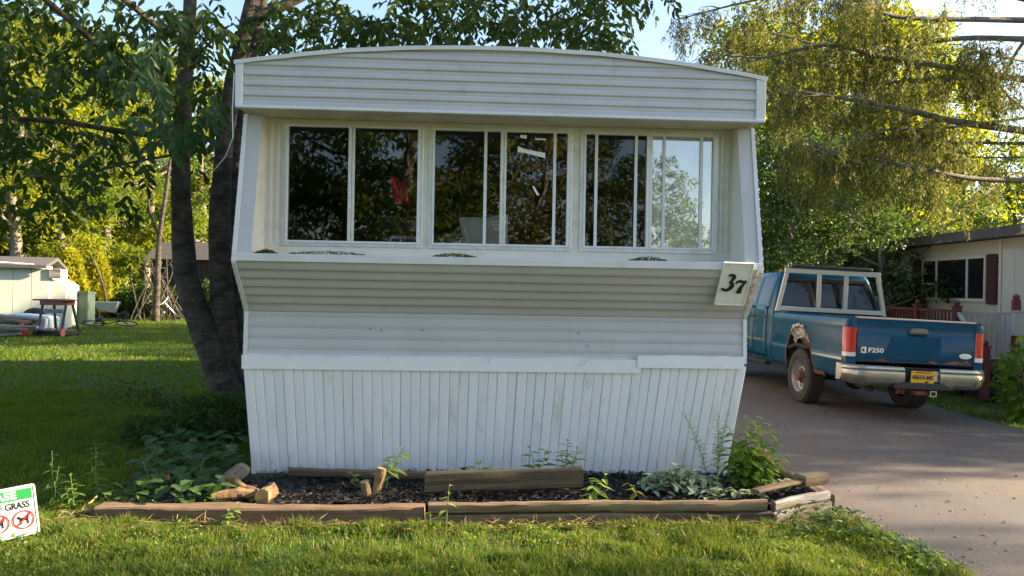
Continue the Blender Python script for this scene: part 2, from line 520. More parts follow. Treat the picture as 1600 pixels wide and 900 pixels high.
# front fascia siding under the arched roof edge
b = MB(); rows = []
cols = np.linspace(.0, TW, 49)
def dent(x, z, a=.004):
    return a * mnoise.noise((x * 1.1, z * 4, 1.7)) + a * .6 * mnoise.noise((x * 3.7, z * 9, 5.1))
for s in rib_steps(Z_PEAK - Z_SOF):
    rows.append([(x, -rib(s) - dent(x, s), min(Z_SOF + s, arch(x))) for x in cols])
b.grid(rows)
b.build('fascia_siding', m_siding, home, auto=25)
for x0, x1 in ((-.010, .046), (TW - .070, TW + .010)):
    c = MB()
    c.hexa([(x0, -.022, Z_SOF - .004), (x1, -.022, Z_SOF - .004), (x1, .10, Z_SOF - .004), (x0, .10, Z_SOF - .004),
            (x0, -.022, arch(x0 if x0 > 0 else 0) - .005), (x1, -.022, arch(min(x1, TW)) - .005), (x1, .10, arch(min(x1, TW)) - .005), (x0, .10, arch(max(x0, 0)) - .005)])
    c.build('corner_trim', m_trim, home, bevel=.004)
c = MB(); rows = [[], [], [], []]
for x in np.linspace(-.02, TW + .02, 60):
    z = arch(min(max(x, 0), TW)) + .004 * mnoise.noise((x * 4, 0, 0))
    for r_, (y, dz) in zip(rows, ((-.030, -.028), (-.033, .004), (.02, .016), (.05, .010))): r_.append((x, y, z + dz))
c.grid(rows)
o = c.build('roof_edge_trim', m_trim, home)
sm = o.modifiers.new('thickness', 'SOLIDIFY'); sm.thickness = .004
b = MB()
rows = [[(x, y, arch(min(max(x, 0), TW)) + .018) for x in np.linspace(-.03, TW + .03, 40)] for y in (.03, 4, 10.4)]
rows += [[(x, y, arch(min(max(x, 0), TW)) - .03) for x in np.linspace(-.03, TW + .03, 40)] for y in (10.4, 4, .03)]
b.grid(rows + rows[:1])
b.build('roof', m_roof, home)
b = MB(); b.box((.0, .0, Z_SOF - .002), (TW, Y_WALL + .05, Z_SOF + .03))
b.build('soffit', m_soff, home)
b = MB(); b.box((-.004, -.034, Z_SOF - .016), (TW + .004, .012, Z_SOF + .008))
b.build('fascia_lip', m_trim, home, bevel=.004)

# wing walls either side of the recessed windows
Z_SILL = 1.862
WING = .125
for sx in (0, 1):
    x0, x1 = (0, WING) if sx == 0 else (TW - WING, TW)
    b = MB()
    b.prism([(.262, Z_SOF - .002), (.012, Z_SILL - .05), (.55, Z_SILL - .05), (.55, Z_SOF - .002)], 0, x0, x1)
    b.build('wing_wall', m_cream, home)
    b = MB()
    b.hexa([(x0 - .004, .006, Z_SILL - .02), (x1 + .004 * (1 - 2 * sx), .006, Z_SILL - .02), (x1, .02, Z_SILL - .02), (x0, .02, Z_SILL - .02),
            (x0 - .004, .254, Z_SOF - .004), (x1 + .004 * (1 - 2 * sx), .254, Z_SOF - .004), (x1, .27, Z_SOF - .004), (x0, .27, Z_SOF - .004)])
    b.build('wing_face', m_siding, home)

# recessed window wall, built as boards around the three openings
WIN = []       # (pixel frame box) -> local x0,x1,z0,z1
for (pxl, pyt, pxr, pyb) in ((441, 190, 661, 386), (670, 195, 894, 391), (906, 201, 1121, 397)):
    a = tl(pxl, (pyt + pyb) / 2 - 2, Y_WALL); c = tl(pxr, (pyt + pyb) / 2 + 2, Y_WALL)
    top = tl((pxl + pxr) / 2, pyt + 2, Y_WALL)[1]; bot = tl((pxl + pxr) / 2, pyb - 1, Y_WALL)[1]
    WIN.append([a[0], c[0], bot, top])
zt = sum(w[3] for w in WIN) / 3; zb = sum(w[2] for w in WIN) / 3
for w in WIN: w[2], w[3] = zb, zt
YW1 = Y_WALL + .05
b = MB(); b.box((WING, Y_WALL, zt - .012), (TW - WING, YW1, Z_SOF - .004)); b.build('header_board', m_cream, home)
b = MB(); b.box((WING, Y_WALL, Z_SILL - .12), (TW - WING, YW1, zb + .012)); b.build('apron_board', m_cream, home)
edges = [WING] + [e for w in WIN for e in (w[0] + .012, w[1] - .012)] + [TW - WING]
for i in range(0, len(edges), 2):
    b = MB(); x0, x1 = edges[i], edges[i + 1]
    b.box((x0, Y_WALL + .002, zb + .0125), (x1, YW1 - .002, zt - .0125))
    if x1 - x0 > .12:      # vertical ribs of the end panels
        for k in (.25, .62):
            xx = x0 + (x1 - x0) * k
            b.box((xx, Y_WALL - .010, zb + .0125), (xx + .02, Y_WALL + .003, zt - .0125))
    b.build('wall_panel', m_cream, home)

# each window: (pane splits and inner bars in photo pixels)
WSPEC = [(549, [], [], 'window with a red cloth on a chair behind it', (m_glass_dim, m_glass)),
         (786, [758], [866], 'window with a cushion behind it and white tape on the glass', (m_glass_dim, m_glass)),
         (1014, [931, 993], [1037, 1095], 'window with a strip of bright sky reflected in its filmed pane', (m_glass_dim, m_glass_film))]
def bars(mb, x0, x1, z0, z1, w, ya, yb):
    mb.box((x0, ya, z0), (x0 + w, yb, z1)); mb.box((x1 - w, ya, z0), (x1, yb, z1))
    mb.box((x0 + w, ya + .0005, z1 - w), (x1 - w, yb, z1)); mb.box((x0 + w, ya + .0005, z0), (x1 - w, yb, z0 + w))
screw_me = MB().lathe([(.0001, -.004), (.005, -.003), (.006, 0)], 8, axis='y').mesh('screw', m_alu)
for w, (msplit, lb, rb, lab, gm) in zip(WIN, WSPEC):
    x0, x1, z0, z1 = w
    mid = (z0 + z1) / 2; pym = 290
    f = MB(); bars(f, x0, x1, z0, z1, .036, Y_WALL - .012, Y_WALL + .006)
    fo = f.build('window', m_alu, home, bevel=.003); fo['label'] = lab
    f = MB(); bars(f, x0 + .030, x1 - .030, z0 + .030, z1 - .030, .018, Y_WALL - .022, Y_WALL + .03)
    f.build('inner_frame', m_trim, fo, bevel=.002)
    xm = tl(msplit, pym, Y_WALL)[0]
    f = MB(); f.box((xm - .026, Y_WALL - .018, z0 + .048), (xm + .0, Y_WALL + .03, z1 - .048)); f.box((xm + .003, Y_WALL - .010, z0 + .048), (xm + .026, Y_WALL + .03, z1 - .048))
    f.build('mullion', m_alu, fo, bevel=.002)
    for k, (xa, xb) in enumerate(((x0 + .046, xm - .024), (xm + .024, x1 - .046))):
        yg = Y_WALL + (.006 if k else .018)
        f = MB(); f.box((xa, yg, z0 + .046), (xb, yg + .004, z1 - .046))
        f.build('pane', gm[k], fo)
    for pxb in lb + rb:
        xb_ = tl(pxb, pym, Y_WALL)[0]
        f = MB(); f.box((xb_ - .013, Y_WALL - .008, z0 + .048), (xb_ + .013, Y_WALL + .003, z1 - .048))
        f.build('sash_bar', m_trim, fo, bevel=.002)
    f = MB()
    for k in range(13):
        t = (k + .5) / 13
        for (cx, cz) in ((x0 + .015, z0 + (z1 - z0) * t), (x1 - .015, z0 + (z1 - z0) * t), (x0 + (x1 - x0) * t, z0 + .014), (x0 + (x1 - x0) * t, z1 - .014)):
            cx += random.uniform(-.003, .003); cz += random.uniform(-.003, .003)
            f.lathe([(.0002, -.0055), (.006, -.004), (.0075, 0)], 7, axis='y', c=(cx, Y_WALL - .012, cz))
    f.build('screws', m_alu, fo)['kind'] = 'stuff'
b = MB(); b.box((x0 + .12, Y_WALL + .20, zb - .1), (x0 + .121, Y_WALL + .201, zb - .099))

# sill ledge
b = MB(); b.prism([(-.006, Z_SILL - .062), (-.010, Z_SILL - .004), (.004, Z_SILL), (Y_WALL + .02, Z_SILL + .012), (Y_WALL + .02, Z_SILL - .03), (.02, Z_SILL - .062)], 0, .0, TW - .0)
b.build('sill_ledge', m_trim, home, bevel=.002)

# prow siding: upper panel slopes back under the sill, lower panel drops straight
def sloped_panel(name, y0, z0, y1, z1, mat, pitch, cols_=33):
    d = Vector((0, y1 - y0, z1 - z0)); L = d.length; d /= L
    nrm = Vector((0, d.z, -d.y))
    if nrm.y > 0: nrm = -nrm
    rows = []
    for s in rib_steps(L, pitch):
        rows.append([(x, y0 + d.y * s + nrm.y * (rib(L - s, pitch) + dent(x, s, .003)), z0 + d.z * s + nrm.z * (rib(L - s, pitch) + dent(x, s, .003))) for x in np.linspace(.012, TW - .012, cols_)])
    return MB().grid(rows).build(name, mat, home, auto=25)
sloped_panel('upper_prow_siding', .004, Z_SILL - .055, .372, 1.386, m_siding, .092)
sloped_panel('lower_prow_siding', .372, 1.386, .352, .985, m_siding, .092)
side_poly = [(.008, Z_SILL - .05), (.376, 1.386), (.356, .98), (.9, .98), (.9, Z_SILL - .05)]
for sx, (x0, x1) in enumerate(((0, .010), (TW - .010, TW))):
    MB().prism(side_poly, 0, x0, x1).build('prow_cheek', m_siding, home)
    # edge rail following the outline, with screws
    path = [(.258, Z_SOF - .01), (.006, Z_SILL - .01), (-.002, Z_SILL - .07), (.362, 1.386), (.344, .995)]
    xa, xb = (-.018, .014) if sx == 0 else (TW - .014, TW + .018)
    e = MB(); s2 = MB()
    for (ya, za), (yb_, zb_) in zip(path[:-1], path[1:]):
        d = Vector((0, yb_ - ya, zb_ - za)); L = d.length; d.normalize(); n2 = Vector((0, d.z, -d.y)) * (1 if d.z < 0 else -1)
        q = []
        for xx in (xa, xb):
            for (yy, zz) in ((ya, za), (yb_, zb_)):
                q.append((xx, yy, zz)); q.append((xx, yy + n2.y * .012, zz + n2.z * .012))
        e.hexa([q[0], q[4], q[6], q[2], q[1], q[5], q[7], q[3]])
        for k in range(max(1, int(L / .085))):
            t = (k + .5) * .085
            c = Vector((xa if sx == 0 else xb, ya, za)) + d * t + n2 * .006
            s2.lathe([(.0002, -.006 if sx == 0 else .006), (.007, -.003 if sx == 0 else .003), (.008, 0)], 7, axis='x', c=c)
    eo = e.build('edge_rail', m_trim, home)
    s2.build('rail_screws', m_alu, eo)['kind'] = 'stuff'

# long sides, floor, partition and ceiling of the home
for sx, (x0, x1) in enumerate(((.0, .03), (TW - .03, TW))):
    MB().box((x0, .5, .96), (x1, 10.3, 3.39)).build('side_wall', m_siding, home)
    b = MB()
    for k in range(41):
        y = .36 + (.06 if k == 0 else 0) + k * .24
        o0, o1 = (-.015, .045) if sx == 0 else (TW - .018, TW - .145)
        b.hexa([(o1, y, 0), (o1 + .03, y, 0), (o1 + .03, y + .236, 0), (o1, y + .236, 0), (o0, y, .97), (o0 + .03, y, .97), (o0 + .03, y + .236, .97), (o0, y + .236, .97)])
    b.build('side_skirting', m_vinyl, home)
MB().box((.03, 10.27, .96), (TW - .03, 10.3, 3.39)).build('rear_wall', m_siding, home)
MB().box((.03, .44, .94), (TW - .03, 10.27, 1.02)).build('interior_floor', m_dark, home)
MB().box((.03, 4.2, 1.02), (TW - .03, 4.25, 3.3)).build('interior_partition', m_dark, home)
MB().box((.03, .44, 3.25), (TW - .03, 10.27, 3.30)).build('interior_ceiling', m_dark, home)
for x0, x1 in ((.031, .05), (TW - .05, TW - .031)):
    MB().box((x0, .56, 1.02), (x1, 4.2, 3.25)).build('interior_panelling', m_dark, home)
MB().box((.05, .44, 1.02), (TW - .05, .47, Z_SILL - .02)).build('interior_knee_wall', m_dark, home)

# vinyl skirting, board by board; the boards fan slightly and tuck under at the foot
NB = 52
xt = np.linspace(-.015, TW + .012, NB + 1); xb = np.linspace(.045, TW - .115, NB + 1)
jit = rng.normal(0, .0018, NB + 1); xt[1:-1] += jit[1:-1]; xb[1:-1] += jit[1:-1] + rng.normal(0, .0015, NB - 1)
YT, YB, ZT = .318, .425, .975
for i in range(NB):
    g = .0004
    w = Vector((xt[i + 1] - xt[i], 0, 0)).x
    dy = rng.normal(0, .002); zf = .012 + abs(rng.normal(0, .012))
    b = MB(); rows = []
    for z, t in ((zf, 1.0), (ZT, 0.0)):
        a, c = xb[i] * t + xt[i] * (1 - t), xb[i + 1] * t + xt[i + 1] * (1 - t)
        y = YB * t + YT * (1 - t) + dy
        rows.append([(a + g, y + .007, z), (a + g + .004, y, z), (a + w * .5, y - .001, z),
                     (c - g - .006, y, z), (c - g - .003, y + .003, z), (c - g, y + .007, z)])
    b.grid(rows)
    b.build('skirting_board', m_vinyl, home)
# backing strip behind the joints
b = MB(); b.hexa([(.05, YB + .012, 0.0), (TW - .12, YB + .012, 0.0), (TW - .12, YB + .03, 0.0), (.05, YB + .03, 0.0), (-.01, YT + .012, ZT), (TW, YT + .012, ZT), (TW, YT + .03, ZT), (-.01, YT + .03, ZT)])
b.build('skirting_backing', m_trim, home)
# trim strips along the top of the skirting
def strip(name, x0, x1, z0, z1, y, wav=.004, seed=0, mat=m_coil):
    rows = [[], [], []]
    for x in np.linspace(x0, x1, 28):
        wv = wav * mnoise.noise((x * 2.3, seed, 0)) + wav * .7 * mnoise.noise((x * 9, seed, 4))
        for r_, (zz, yy) in zip(rows, ((z0, y + .008), ((z0 + z1) / 2, y + .003), (z1 + wv * 1.2, y - .002 + wv * .6))): r_.append((x, yy - wv * .4, zz))
    o = MB().grid(rows).build(name, mat, home)
    s = o.modifiers.new('thickness', 'SOLIDIFY'); s.thickness = .003
    return o
xs_ = tl(1001, 575, .3)[0]
strip('skirting_trim', -.02, xs_, .905, 1.022, .300, .006, 3)['label'] = 'long white strip along the top of the skirting'
strip('skirting_trim', xs_ - .03, TW - .02, .955, 1.062, .286, .008, 8)['label'] = 'short white strip fixed higher at the corner'
# torn caulk and curled ends on the strip
for (px, py, L) in ((383, 561, .07), (450, 557, .035), (607, 561, .04), (764, 563, .045), (915, 565, .04), (905, 570, .02)):
    x, z = tl(px, py, .29)
    b = MB(); b.tube([(x, .288, z + L * .5), (x + .006, .281, z), (x - .004, .286, z - L * .5)], [.004, .005, .003], 5)
    b.build('torn_caulk', m_coil if px < 400 else m_alu, home)
b = MB(); rows = [[], []]
for x in np.linspace(.02, TW - 1.0, 80):
    h = .008 + .012 * max(0, mnoise.noise((x * 3.1, 0, 2.2)))
    rows[0].append((x, .340, 1.012)); rows[1].append((x, .334, 1.022 + h))
b.grid(rows); o = b.build('caulk_bead', m_coil, home); s = o.modifiers.new('thickness', 'SOLIDIFY'); s.thickness = .008
# dark specks: small holes and screw heads on the lower siding
for (px, py) in ((579, 514), (596, 516), (660, 516), (904, 520), (918, 540), (400, 461), (935, 440)):
    x, z = tl(px, py, .36)
    if z > 1.39: continue
    MB().lathe([(.0002, -.018), (.006, -.016), (.006, -.004)], 7, axis='y', c=(x, .36, z)).build('siding_screw', m_black, home)

# ------------------------------------------------------------------ moss, things inside, sign on the home
def moss(px0, px1, label):
    n = 520; r = np.random.default_rng(int(px0))
    x0, z0 = tl(px0, 390, .06); x1, _ = tl(px1, 390, .06)
    xs = r.uniform(x0, x1, n); k = np.sin(np.pi * (xs - x0) / (x1 - x0))
    pos = np.stack([xs, r.uniform(.005, .12, n), np.full(n, Z_SILL) + r.uniform(0, .030, n) * k], 1)
    ax = unit(r.normal(size=(n, 3)) * np.array([1, 1, .5]) + np.array([0, -.2, .7]))
    V, F = leaf_cloud(pos, ax, r.uniform(.008, .020, n), r.uniform(.005, .012, n), r)
    o = bpy.data.objects.new('moss', np_mesh('moss', V, F, m_moss)); link(o)
    o.location = T0; o.rotation_euler = (0, 0, TYAW)
    tag(o, label, 'moss', kind='stuff')
moss(400, 432, 'small moss tuft on the sill by the wing wall')
moss(452, 572, 'long strip of green moss on the sill under the first window')
moss(676, 744, 'clump of green moss on the sill under the middle window')
moss(984, 1042, 'thin dark moss on the sill under the filmed window')

m_fabric = M('beige_fabric', (.82, .77, .66), .9, .12, 20, .3, 200)
m_redcloth = M('red_cloth', (.75, .02, .025), .85, .2, 8)
m_brass = M('dull_wood_turned', (.30, .20, .10), .5, .2)
def cushion():
    x, z = tl(758, 352, .75)
    b = MB(); rows = []
    n = 12
    for sgn in (-1, 1):
        for i in range(n + 1):
            row = []
            for k in range(n + 1):
                u, v = i / n * 2 - 1, k / n * 2 - 1
                th = .075 * (max(0, (1 - u * u)) * max(0, (1 - v * v))) ** .42
                pin = 1 - .10 * (1 - abs(u)) * abs(v) ** 3 - .10 * (1 - abs(v)) * abs(u) ** 3
                row.append((u * .215 * (1 - .10 * (1 - abs(v))), sgn * th, v * .20 * (1 - .10 * (1 - abs(u)))))
            rows.append(row)
        b.grid(rows); rows = []
    o = b.build('cushion', m_fabric, smooth=True)
    q = tw(x, .66, 2.07); o.location = q; o.scale = (1.05, 1, 1.05); o.rotation_euler = (R(-14), R(-5), TYAW)
    tag(o, 'beige square cushion leaning behind the middle window', 'cushion')
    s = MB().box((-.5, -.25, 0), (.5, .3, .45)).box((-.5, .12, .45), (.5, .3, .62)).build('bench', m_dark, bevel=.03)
    s.location = tw(x + .1, .98, 1.02 + .25); s.rotation_euler = (0, 0, TYAW)
    s.scale = (1, 1, 1.0)
    return s
bench = cushion()
bench.location.z = 1.02; bench.scale.z = 1.75
tag(bench, 'dark upholstered bench inside behind the middle window', 'bench')
# chair with red cloth behind the first window
xr, zr = tl(622, 300, .7)
ch = empty('chair', tw(xr + .03, .85, 1.02), (0, 0, TYAW + .2)); tag(ch, 'dark chair with pale rails inside behind the first window', 'chair')
m_pale = M('pale_rail', (.62, .64, .68), .5, .05)
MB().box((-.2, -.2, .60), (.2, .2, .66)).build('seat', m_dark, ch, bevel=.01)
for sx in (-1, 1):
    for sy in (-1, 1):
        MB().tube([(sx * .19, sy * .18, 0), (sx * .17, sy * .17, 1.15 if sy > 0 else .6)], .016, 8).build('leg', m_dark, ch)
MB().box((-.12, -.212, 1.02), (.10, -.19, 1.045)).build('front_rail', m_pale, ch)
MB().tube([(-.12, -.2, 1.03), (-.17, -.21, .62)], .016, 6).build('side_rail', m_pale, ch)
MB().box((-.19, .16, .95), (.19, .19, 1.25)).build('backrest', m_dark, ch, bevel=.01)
b = MB(); rows = []
for i, t in enumerate(np.linspace(0, 1, 12)):
    rows.append([(-.09 + .13 * k / 7 + .05 * t * (1 + .3 * math.sin(k)), -.20 - .03 * math.sin(k * 1.9) - .04 * t, 1.42 - .22 * t + .03 * math.sin(k * .9) * (1 - t)) for k in range(8)])
b.grid(rows)
o = b.build('red_cloth', m_redcloth, smooth=True); s = o.modifiers.new('thickness', 'SOLIDIFY'); s.thickness = .02
xq, zq = tl(622, 298, .62); o.location = tw(xq + .02, .86, zq - 1.32); o.rotation_euler = (0, 0, TYAW)
tag(o, 'red cloth hanging over the chair inside the first window', 'cloth')
# turned stick behind the third window
x, z = tl(955, 370, .55)
o = MB().lathe([(.0, 1.02 - z), (.018, 1.02 - z), (.018, -.03), (.022, 0), (.012, .03), (.010, .10), (.018, .125), (.014, .14), (.016, .16), (.001, .17)], 10).build('wooden_post', m_brass, smooth=True)
o.location = tw(x, .55, z - .08); tag(o, 'thin turned wooden post standing inside the third window', 'post')
# white tape scraps on the glass of the middle window
for k, (pts, wd, lab) in enumerate((([(809, 233), (820, 236), (852, 243)], [.026, .016, .022], 'long white tape scrap on the middle window glass'),
                          ([(813, 213), (823, 214)], [.012, .016], 'short white tape scrap at the top of the middle window'),
                          ([(836, 217), (853, 218)], [.006, .007], 'thin white tape scrap at the top of the middle window'),
                          ([(833, 291), (841, 305)], [.007, .012], 'small slanted tape scrap low on the middle window'))):
    q = [tl(px, py, Y_WALL) for px, py in pts]
    b = MB(); up_, dn_ = [], []
    for (x, z), w_ in zip(q, wd):
        sl = k == 3
        up_.append((x + (w_ if sl else 0), z + (0 if sl else w_))); dn_.append((x - (w_ if sl else 0), z - (0 if sl else w_)))
    b.prism(up_ + dn_[::-1], 1, Y_WALL + .0005, Y_WALL + .0035)
    o = b.build('tape_scrap', m_coil); o.location = T0; o.rotation_euler = (0, 0, TYAW); tag(o, lab, 'tape')

# house-number plate lying against the sloping siding
x, z = tl(1146, 443, .08)
_sl = math.atan2(.368, Z_SILL - .055 - 1.386)
num = empty('house_number_sign', tw(x, .075, 1.688), (R(31), R(1.0), TYAW)); tag(num, 'white number plate reading 37 at the end of the ribbed front', 'sign')
m_plate = M('white_plate', (.80, .80, .76), .4, .04, 8, col2=(.68, .64, .52), p=(.6, .8))
PW, PH = .128, .205
MB().prism([(-PW, -PH), (PW, -PH), (PW, PH), (-PW, PH)], 1, -.012, .006).build('plate', m_plate, num, bevel=.006)
b = MB(); bars(b, -PW, PW, -PH, PH, .010, -.019, -.011); b.build('raised_rim', m_plate, num, bevel=.003)
def ribbon(pts, wd, n=40):
    """calligraphic stroke: smooth path through pts with varying width -> closed polygon"""
    pts = [Vector((p[0], p[1], 0)) for p in pts]
    out = []
    m = len(pts) - 1
    for i in range(n + 1):
        t = i / n * m; k = min(int(t), m - 1); f = t - k
        p0, p1, p2, p3 = pts[max(k - 1, 0)], pts[k], pts[k + 1], pts[min(k + 2, m)]
        q = .5 * ((2 * p1) + (-p0 + p2) * f + (2 * p0 - 5 * p1 + 4 * p2 - p3) * f * f + (-p0 + 3 * p1 - 3 * p2 + p3) * f ** 3)
        out.append((q, wd[k] * (1 - f) + wd[k + 1] * f))
    up_, dn_ = [], []
    for i, (q, w_) in enumerate(out):
        t = (out[min(i + 1, n)][0] - out[max(i - 1, 0)][0]).normalized()
        s = Vector((-t.y, t.x, 0)) * w_
        up_.append(q + s); dn_.append(q - s)
    return up_, dn_
def stroke(mb, pts, wd, y0, y1, n=40):
    u, d = ribbon(pts, wd, n)
    mb.grid([[(p.x, y0, p.y) for p in u], [(p.x, y0, p.y) for p in d]])
    mb.grid([[(p.x, y1, p.y) for p in u], [(p.x, y0, p.y) for p in u]]); mb.grid([[(p.x, y0, p.y) for p in d], [(p.x, y1, p.y) for p in d]])
b = MB()
stroke(b, [(-.062, .075), (-.040, .092), (-.014, .075), (-.030, .030), (-.046, .018)], [.004, .010, .016, .009, .005], -.020, -.012)
stroke(b, [(-.046, .020), (-.020, .010), (-.018, -.022), (-.050, -.055), (-.088, -.048), (-.094, -.034)], [.005, .014, .018, .012, .010, .006], -.020, -.012)
b.build('digit_three', m_black, num)
b = MB()
stroke(b, [(.012, .008), (.024, .030), (.045, .034), (.070, .030), (.098, .036)], [.004, .008, .012, .010, .006], -.020, -.012)
stroke(b, [(.098, .036), (.072, -.005), (.058, -.040), (.052, -.082)], [.005, .010, .016, .020], -.0205, -.012)
b.build('digit_seven', m_black, num)
for (a, c) in ((-.075, .180), (.075, .180), (.055, -.180)):
    MB().lathe([(.0002, -.018), (.008, -.015), (.009, -.011)], 9, axis='y', c=(a, 0, c)).build('screw', m_alu, num)
# thin cable hanging from the eave to the tree
cab = MB().tube([tw(-.03, .02, 3.30), tw(-.05, .05, 3.0), P(364, 215, 6.2), P(352, 245, 6.6), P(338, 262, 7.2), P(333, 268, 7.6)], .005, 6)
tag(cab.build('hanging_cable', m_coil), 'thin white cable hanging from the eave to the tree trunk', 'cable')
# ------------------------------------------------------------------ pickup truck
m_paint = M('teal_blue_paint', (.006, .056, .112), .17, .12, 3, coat=.0, metal=.0, col2=(.03, .10, .14), p=(.55, .85), spec=.22,
            col3=(.05, .085, .095), scale3=2.5, p3=(.60, .9))
m_rust = M('rust', (.24, .085, .03), .95, .45, 18, .8, 50, col2=(.09, .04, .02), p=(.45, .65))
m_chrome = M('dull_chrome', (.46, .43, .38), .26, .08, 5, metal=.9, col2=(.34, .29, .23), p=(.58, .8))
m_tyre = M('tyre_rubber', (.028, .027, .026), .85, .2, 14, .4, 90, col2=(.06, .052, .045), p=(.5, .75))
m_rim = M('steel_rim', (.34, .34, .34), .5, .15, 10, metal=.5, col2=(.20, .11, .06), p=(.5, .7))
m_under = M('underbody_black', (.018, .016, .015), .9, .3, 8, col2=(.06, .03, .018), p=(.55, .75))
m_auto = M('automotive_glass', (.010, .012, .014), .05, .0, 3, coat=.0, spec=.55)
m_redlens = M('red_lens', (.50, .012, .015), .15, .12, 20, coat=.8)
m_clearlens = M('clear_lens', (.70, .62, .58), .15, .05, coat=.8)
m_amber = M('amber_lens', (.75, .20, .02), .25, .05)
m_rack = M('painted_rack', (.45, .44, .39), .5, .08, 8, col2=(.42, .39, .32), p=(.55, .78))
m_foil = M('crumpled_grey_foil', (.42, .43, .45), .55, .3, 18, .6, 40, metal=.2, col2=(.20, .13, .09), p=(.46, .62))
m_brownliner = M('brown_liner', (.20, .125, .075), .9, .35, 9, .6, 30)
m_capt = M('tan_reflection_cap', (.55, .42, .34), .5, .1, 8)  # tan reflection on the tailgate's top edge, put into the cap colour
m_yplate = M('yellow_plate', (.80, .40, .02), .4, .08, 20)
m_navy = M('navy_print', (.03, .03, .06), .5, .05)

truck = empty('pickup_truck', (5.29, 9.94, gz(5.29, 9.94)), (0, R(2.06), R(2.4)))
tag(truck, 'teal blue pickup truck with a rusted-out rear wheel arch parked on the driveway', 'pickup truck')
HW = .935
SIDE = [(.50, .86), (.60, .905), (.74, .932), (.80, .935), (.835, .922), (1.00, .930), (1.20, .935), (1.27, .928), (1.325, .905), (1.352, .86)]
def sidex(z):
    for (za, xa), (zb_, xb_) in zip(SIDE[:-1], SIDE[1:]):
        if z <= zb_: return xa + (xb_ - xa) * max(0, (z - za)) / (zb_ - za)
    return SIDE[-1][1]
AX = 1.48
BL = 2.50
def arch_z(y, s):
    base = .54 + .02 * mnoise.noise((y * 9, s, 0))
    w, pk = (.50, .70) if s < 0 else (.46, .52)
    d = (y - AX) / w
    if abs(d) >= 1: return base
    jag = .022 * mnoise.noise((y * 14, s * 3, 1)) + .012 * mnoise.noise((y * 40, s, 1))
    return max(base, .44 + pk * (1 - abs(d) ** 2.4) ** .5 + jag * (s < 0))
for s in (-1, 1):
    ys_ = np.unique(np.round(np.concatenate([np.linspace(.05, BL, 46), np.linspace(AX - .48, AX + .48, 45)]), 4))
    zs_ = sorted(set([z for z, _ in SIDE] + list(np.linspace(.56, 1.2, 16))))
    b = MB()
    rows = [[(s * sidex(max(z, arch_z(y, s))) , y, max(z, arch_z(y, s))) for y in ys_] for z in zs_]
    rows.append([(s * .80, y, 1.352) for y in ys_]); rows.append([(s * .80, y, 1.0) for y in ys_])
    b.grid(rows)
    side = b.build('bed_side', m_paint, truck, auto=35)
    if s < 0: side['label'] = 'driver-side bed panel with a torn, rusted wheel arch'
    e = [(s * (sidex(arch_z(y, s)) - .004), y, arch_z(y, s)) for y in np.linspace(AX - .50, AX + .50, 60)]
    b = MB(); b.tube(e, [.010 + .009 * abs(mnoise.noise((k * .9, 2, 2))) for k in range(60)], 6)
    b.build('rusty_arch_lip', m_rust if s < 0 else m_paint, side)
    b = MB(); b.box((s * .936 - .006, .10, .775), (s * .936 + .006, AX - .50, .80)) if s > 0 else b.box((-.941, .10, .775), (-.928, AX - .50, .803))
    b.build('side_moulding', m_chrome, side)
    # inner wheel house
    rows = []
    for k in range(13):
        a = math.pi * k / 12
        rows.append([(s * x, AX + .50 * math.cos(a), .46 + .62 * math.sin(a)) for x in (.40, .88)])
    MB().grid(rows).build('wheel_house', m_under, truck)
# torn foil and liner hanging in the driver-side arch
b = MB(); rows = []
for i in range(7):
    row = []
    for k in range(22):
        y = AX - .22 + .50 * k / 21
        z = arch_z(y, -1) + .05 - .036 * i + .02 * mnoise.noise((y * 11, i * .7, 3))
        row.append((-sidex(1.1) + .002 + .0 * i - .030 * mnoise.noise((y * 13, i * .9, 7)) - .012 * (1 if i < 2 else -i), y, z))
    rows.append(row)
b.grid(rows); b.build('torn_foil', m_foil, truck)
b = MB(); rows = []
for i in range(8):
    rows.append([(-.86 + .02 * i + .02 * mnoise.noise((k * .7, i * .6, 0)), AX - .36 + .60 * k / 15, arch_z(AX - .36 + .6 * k / 15, -1) - .02 - .035 * i) for k in range(16)])
b.grid(rows); b.build('fender_liner', m_brownliner, truck)
b = MB(); b.tube([(-.90, AX + .40, .80), (-.88, AX + .2, .86), (-.88, AX - .2, .85), (-.90, AX - .42, .88)], .03, 7); b.build('liner_edge', m_under, truck)
b = MB(); rows = []
for i in range(4):
    rows.append([(-.91 + .015 * i, AX - .46 - .34 * k / 9, .56 - .02 * i + .025 * mnoise.noise((k * 1.1, i, 5))) for k in range(10)])
b.grid(rows); b.build('rusted_lower_edge', m_rust, truck)

# bed floor and front, tailgate
MB().box((-.80, .06, .80), (.80, BL, .84)).box((-.86, BL - .03, .84), (.86, BL + .01, 1.33)).build('bed_floor', m_under, truck)
rows = []
for (z, y) in ((.765, .05), (.77, .012), (.80, .0), (.86, -.004), (1.13, -.006), (1.165, .004), (1.20, .010), (1.30, .002), (1.335, .0), (1.345, .05)):
    row = []
    for x in np.linspace(-.79, .79, 25):
        bow = .022 * (1 - abs(x / .79) ** 2.2) if 1.14 < z < 1.25 else 0
        row.append((x, y, z - bow))
    rows.append(row)
b = MB(); b.grid(rows); b.box((-.79, .02, .78), (.79, .06, 1.34))
gate = b.build('tailgate', m_paint, truck, auto=30)
MB().box((-.80, -.012, 1.338), (.80, .07, 1.362)).build('gate_cap', m_capt, gate, bevel=.008)
MB().box((-.79, -.006, .785), (.79, .004, .800)).build('gate_seam', m_black, gate)
b = MB()
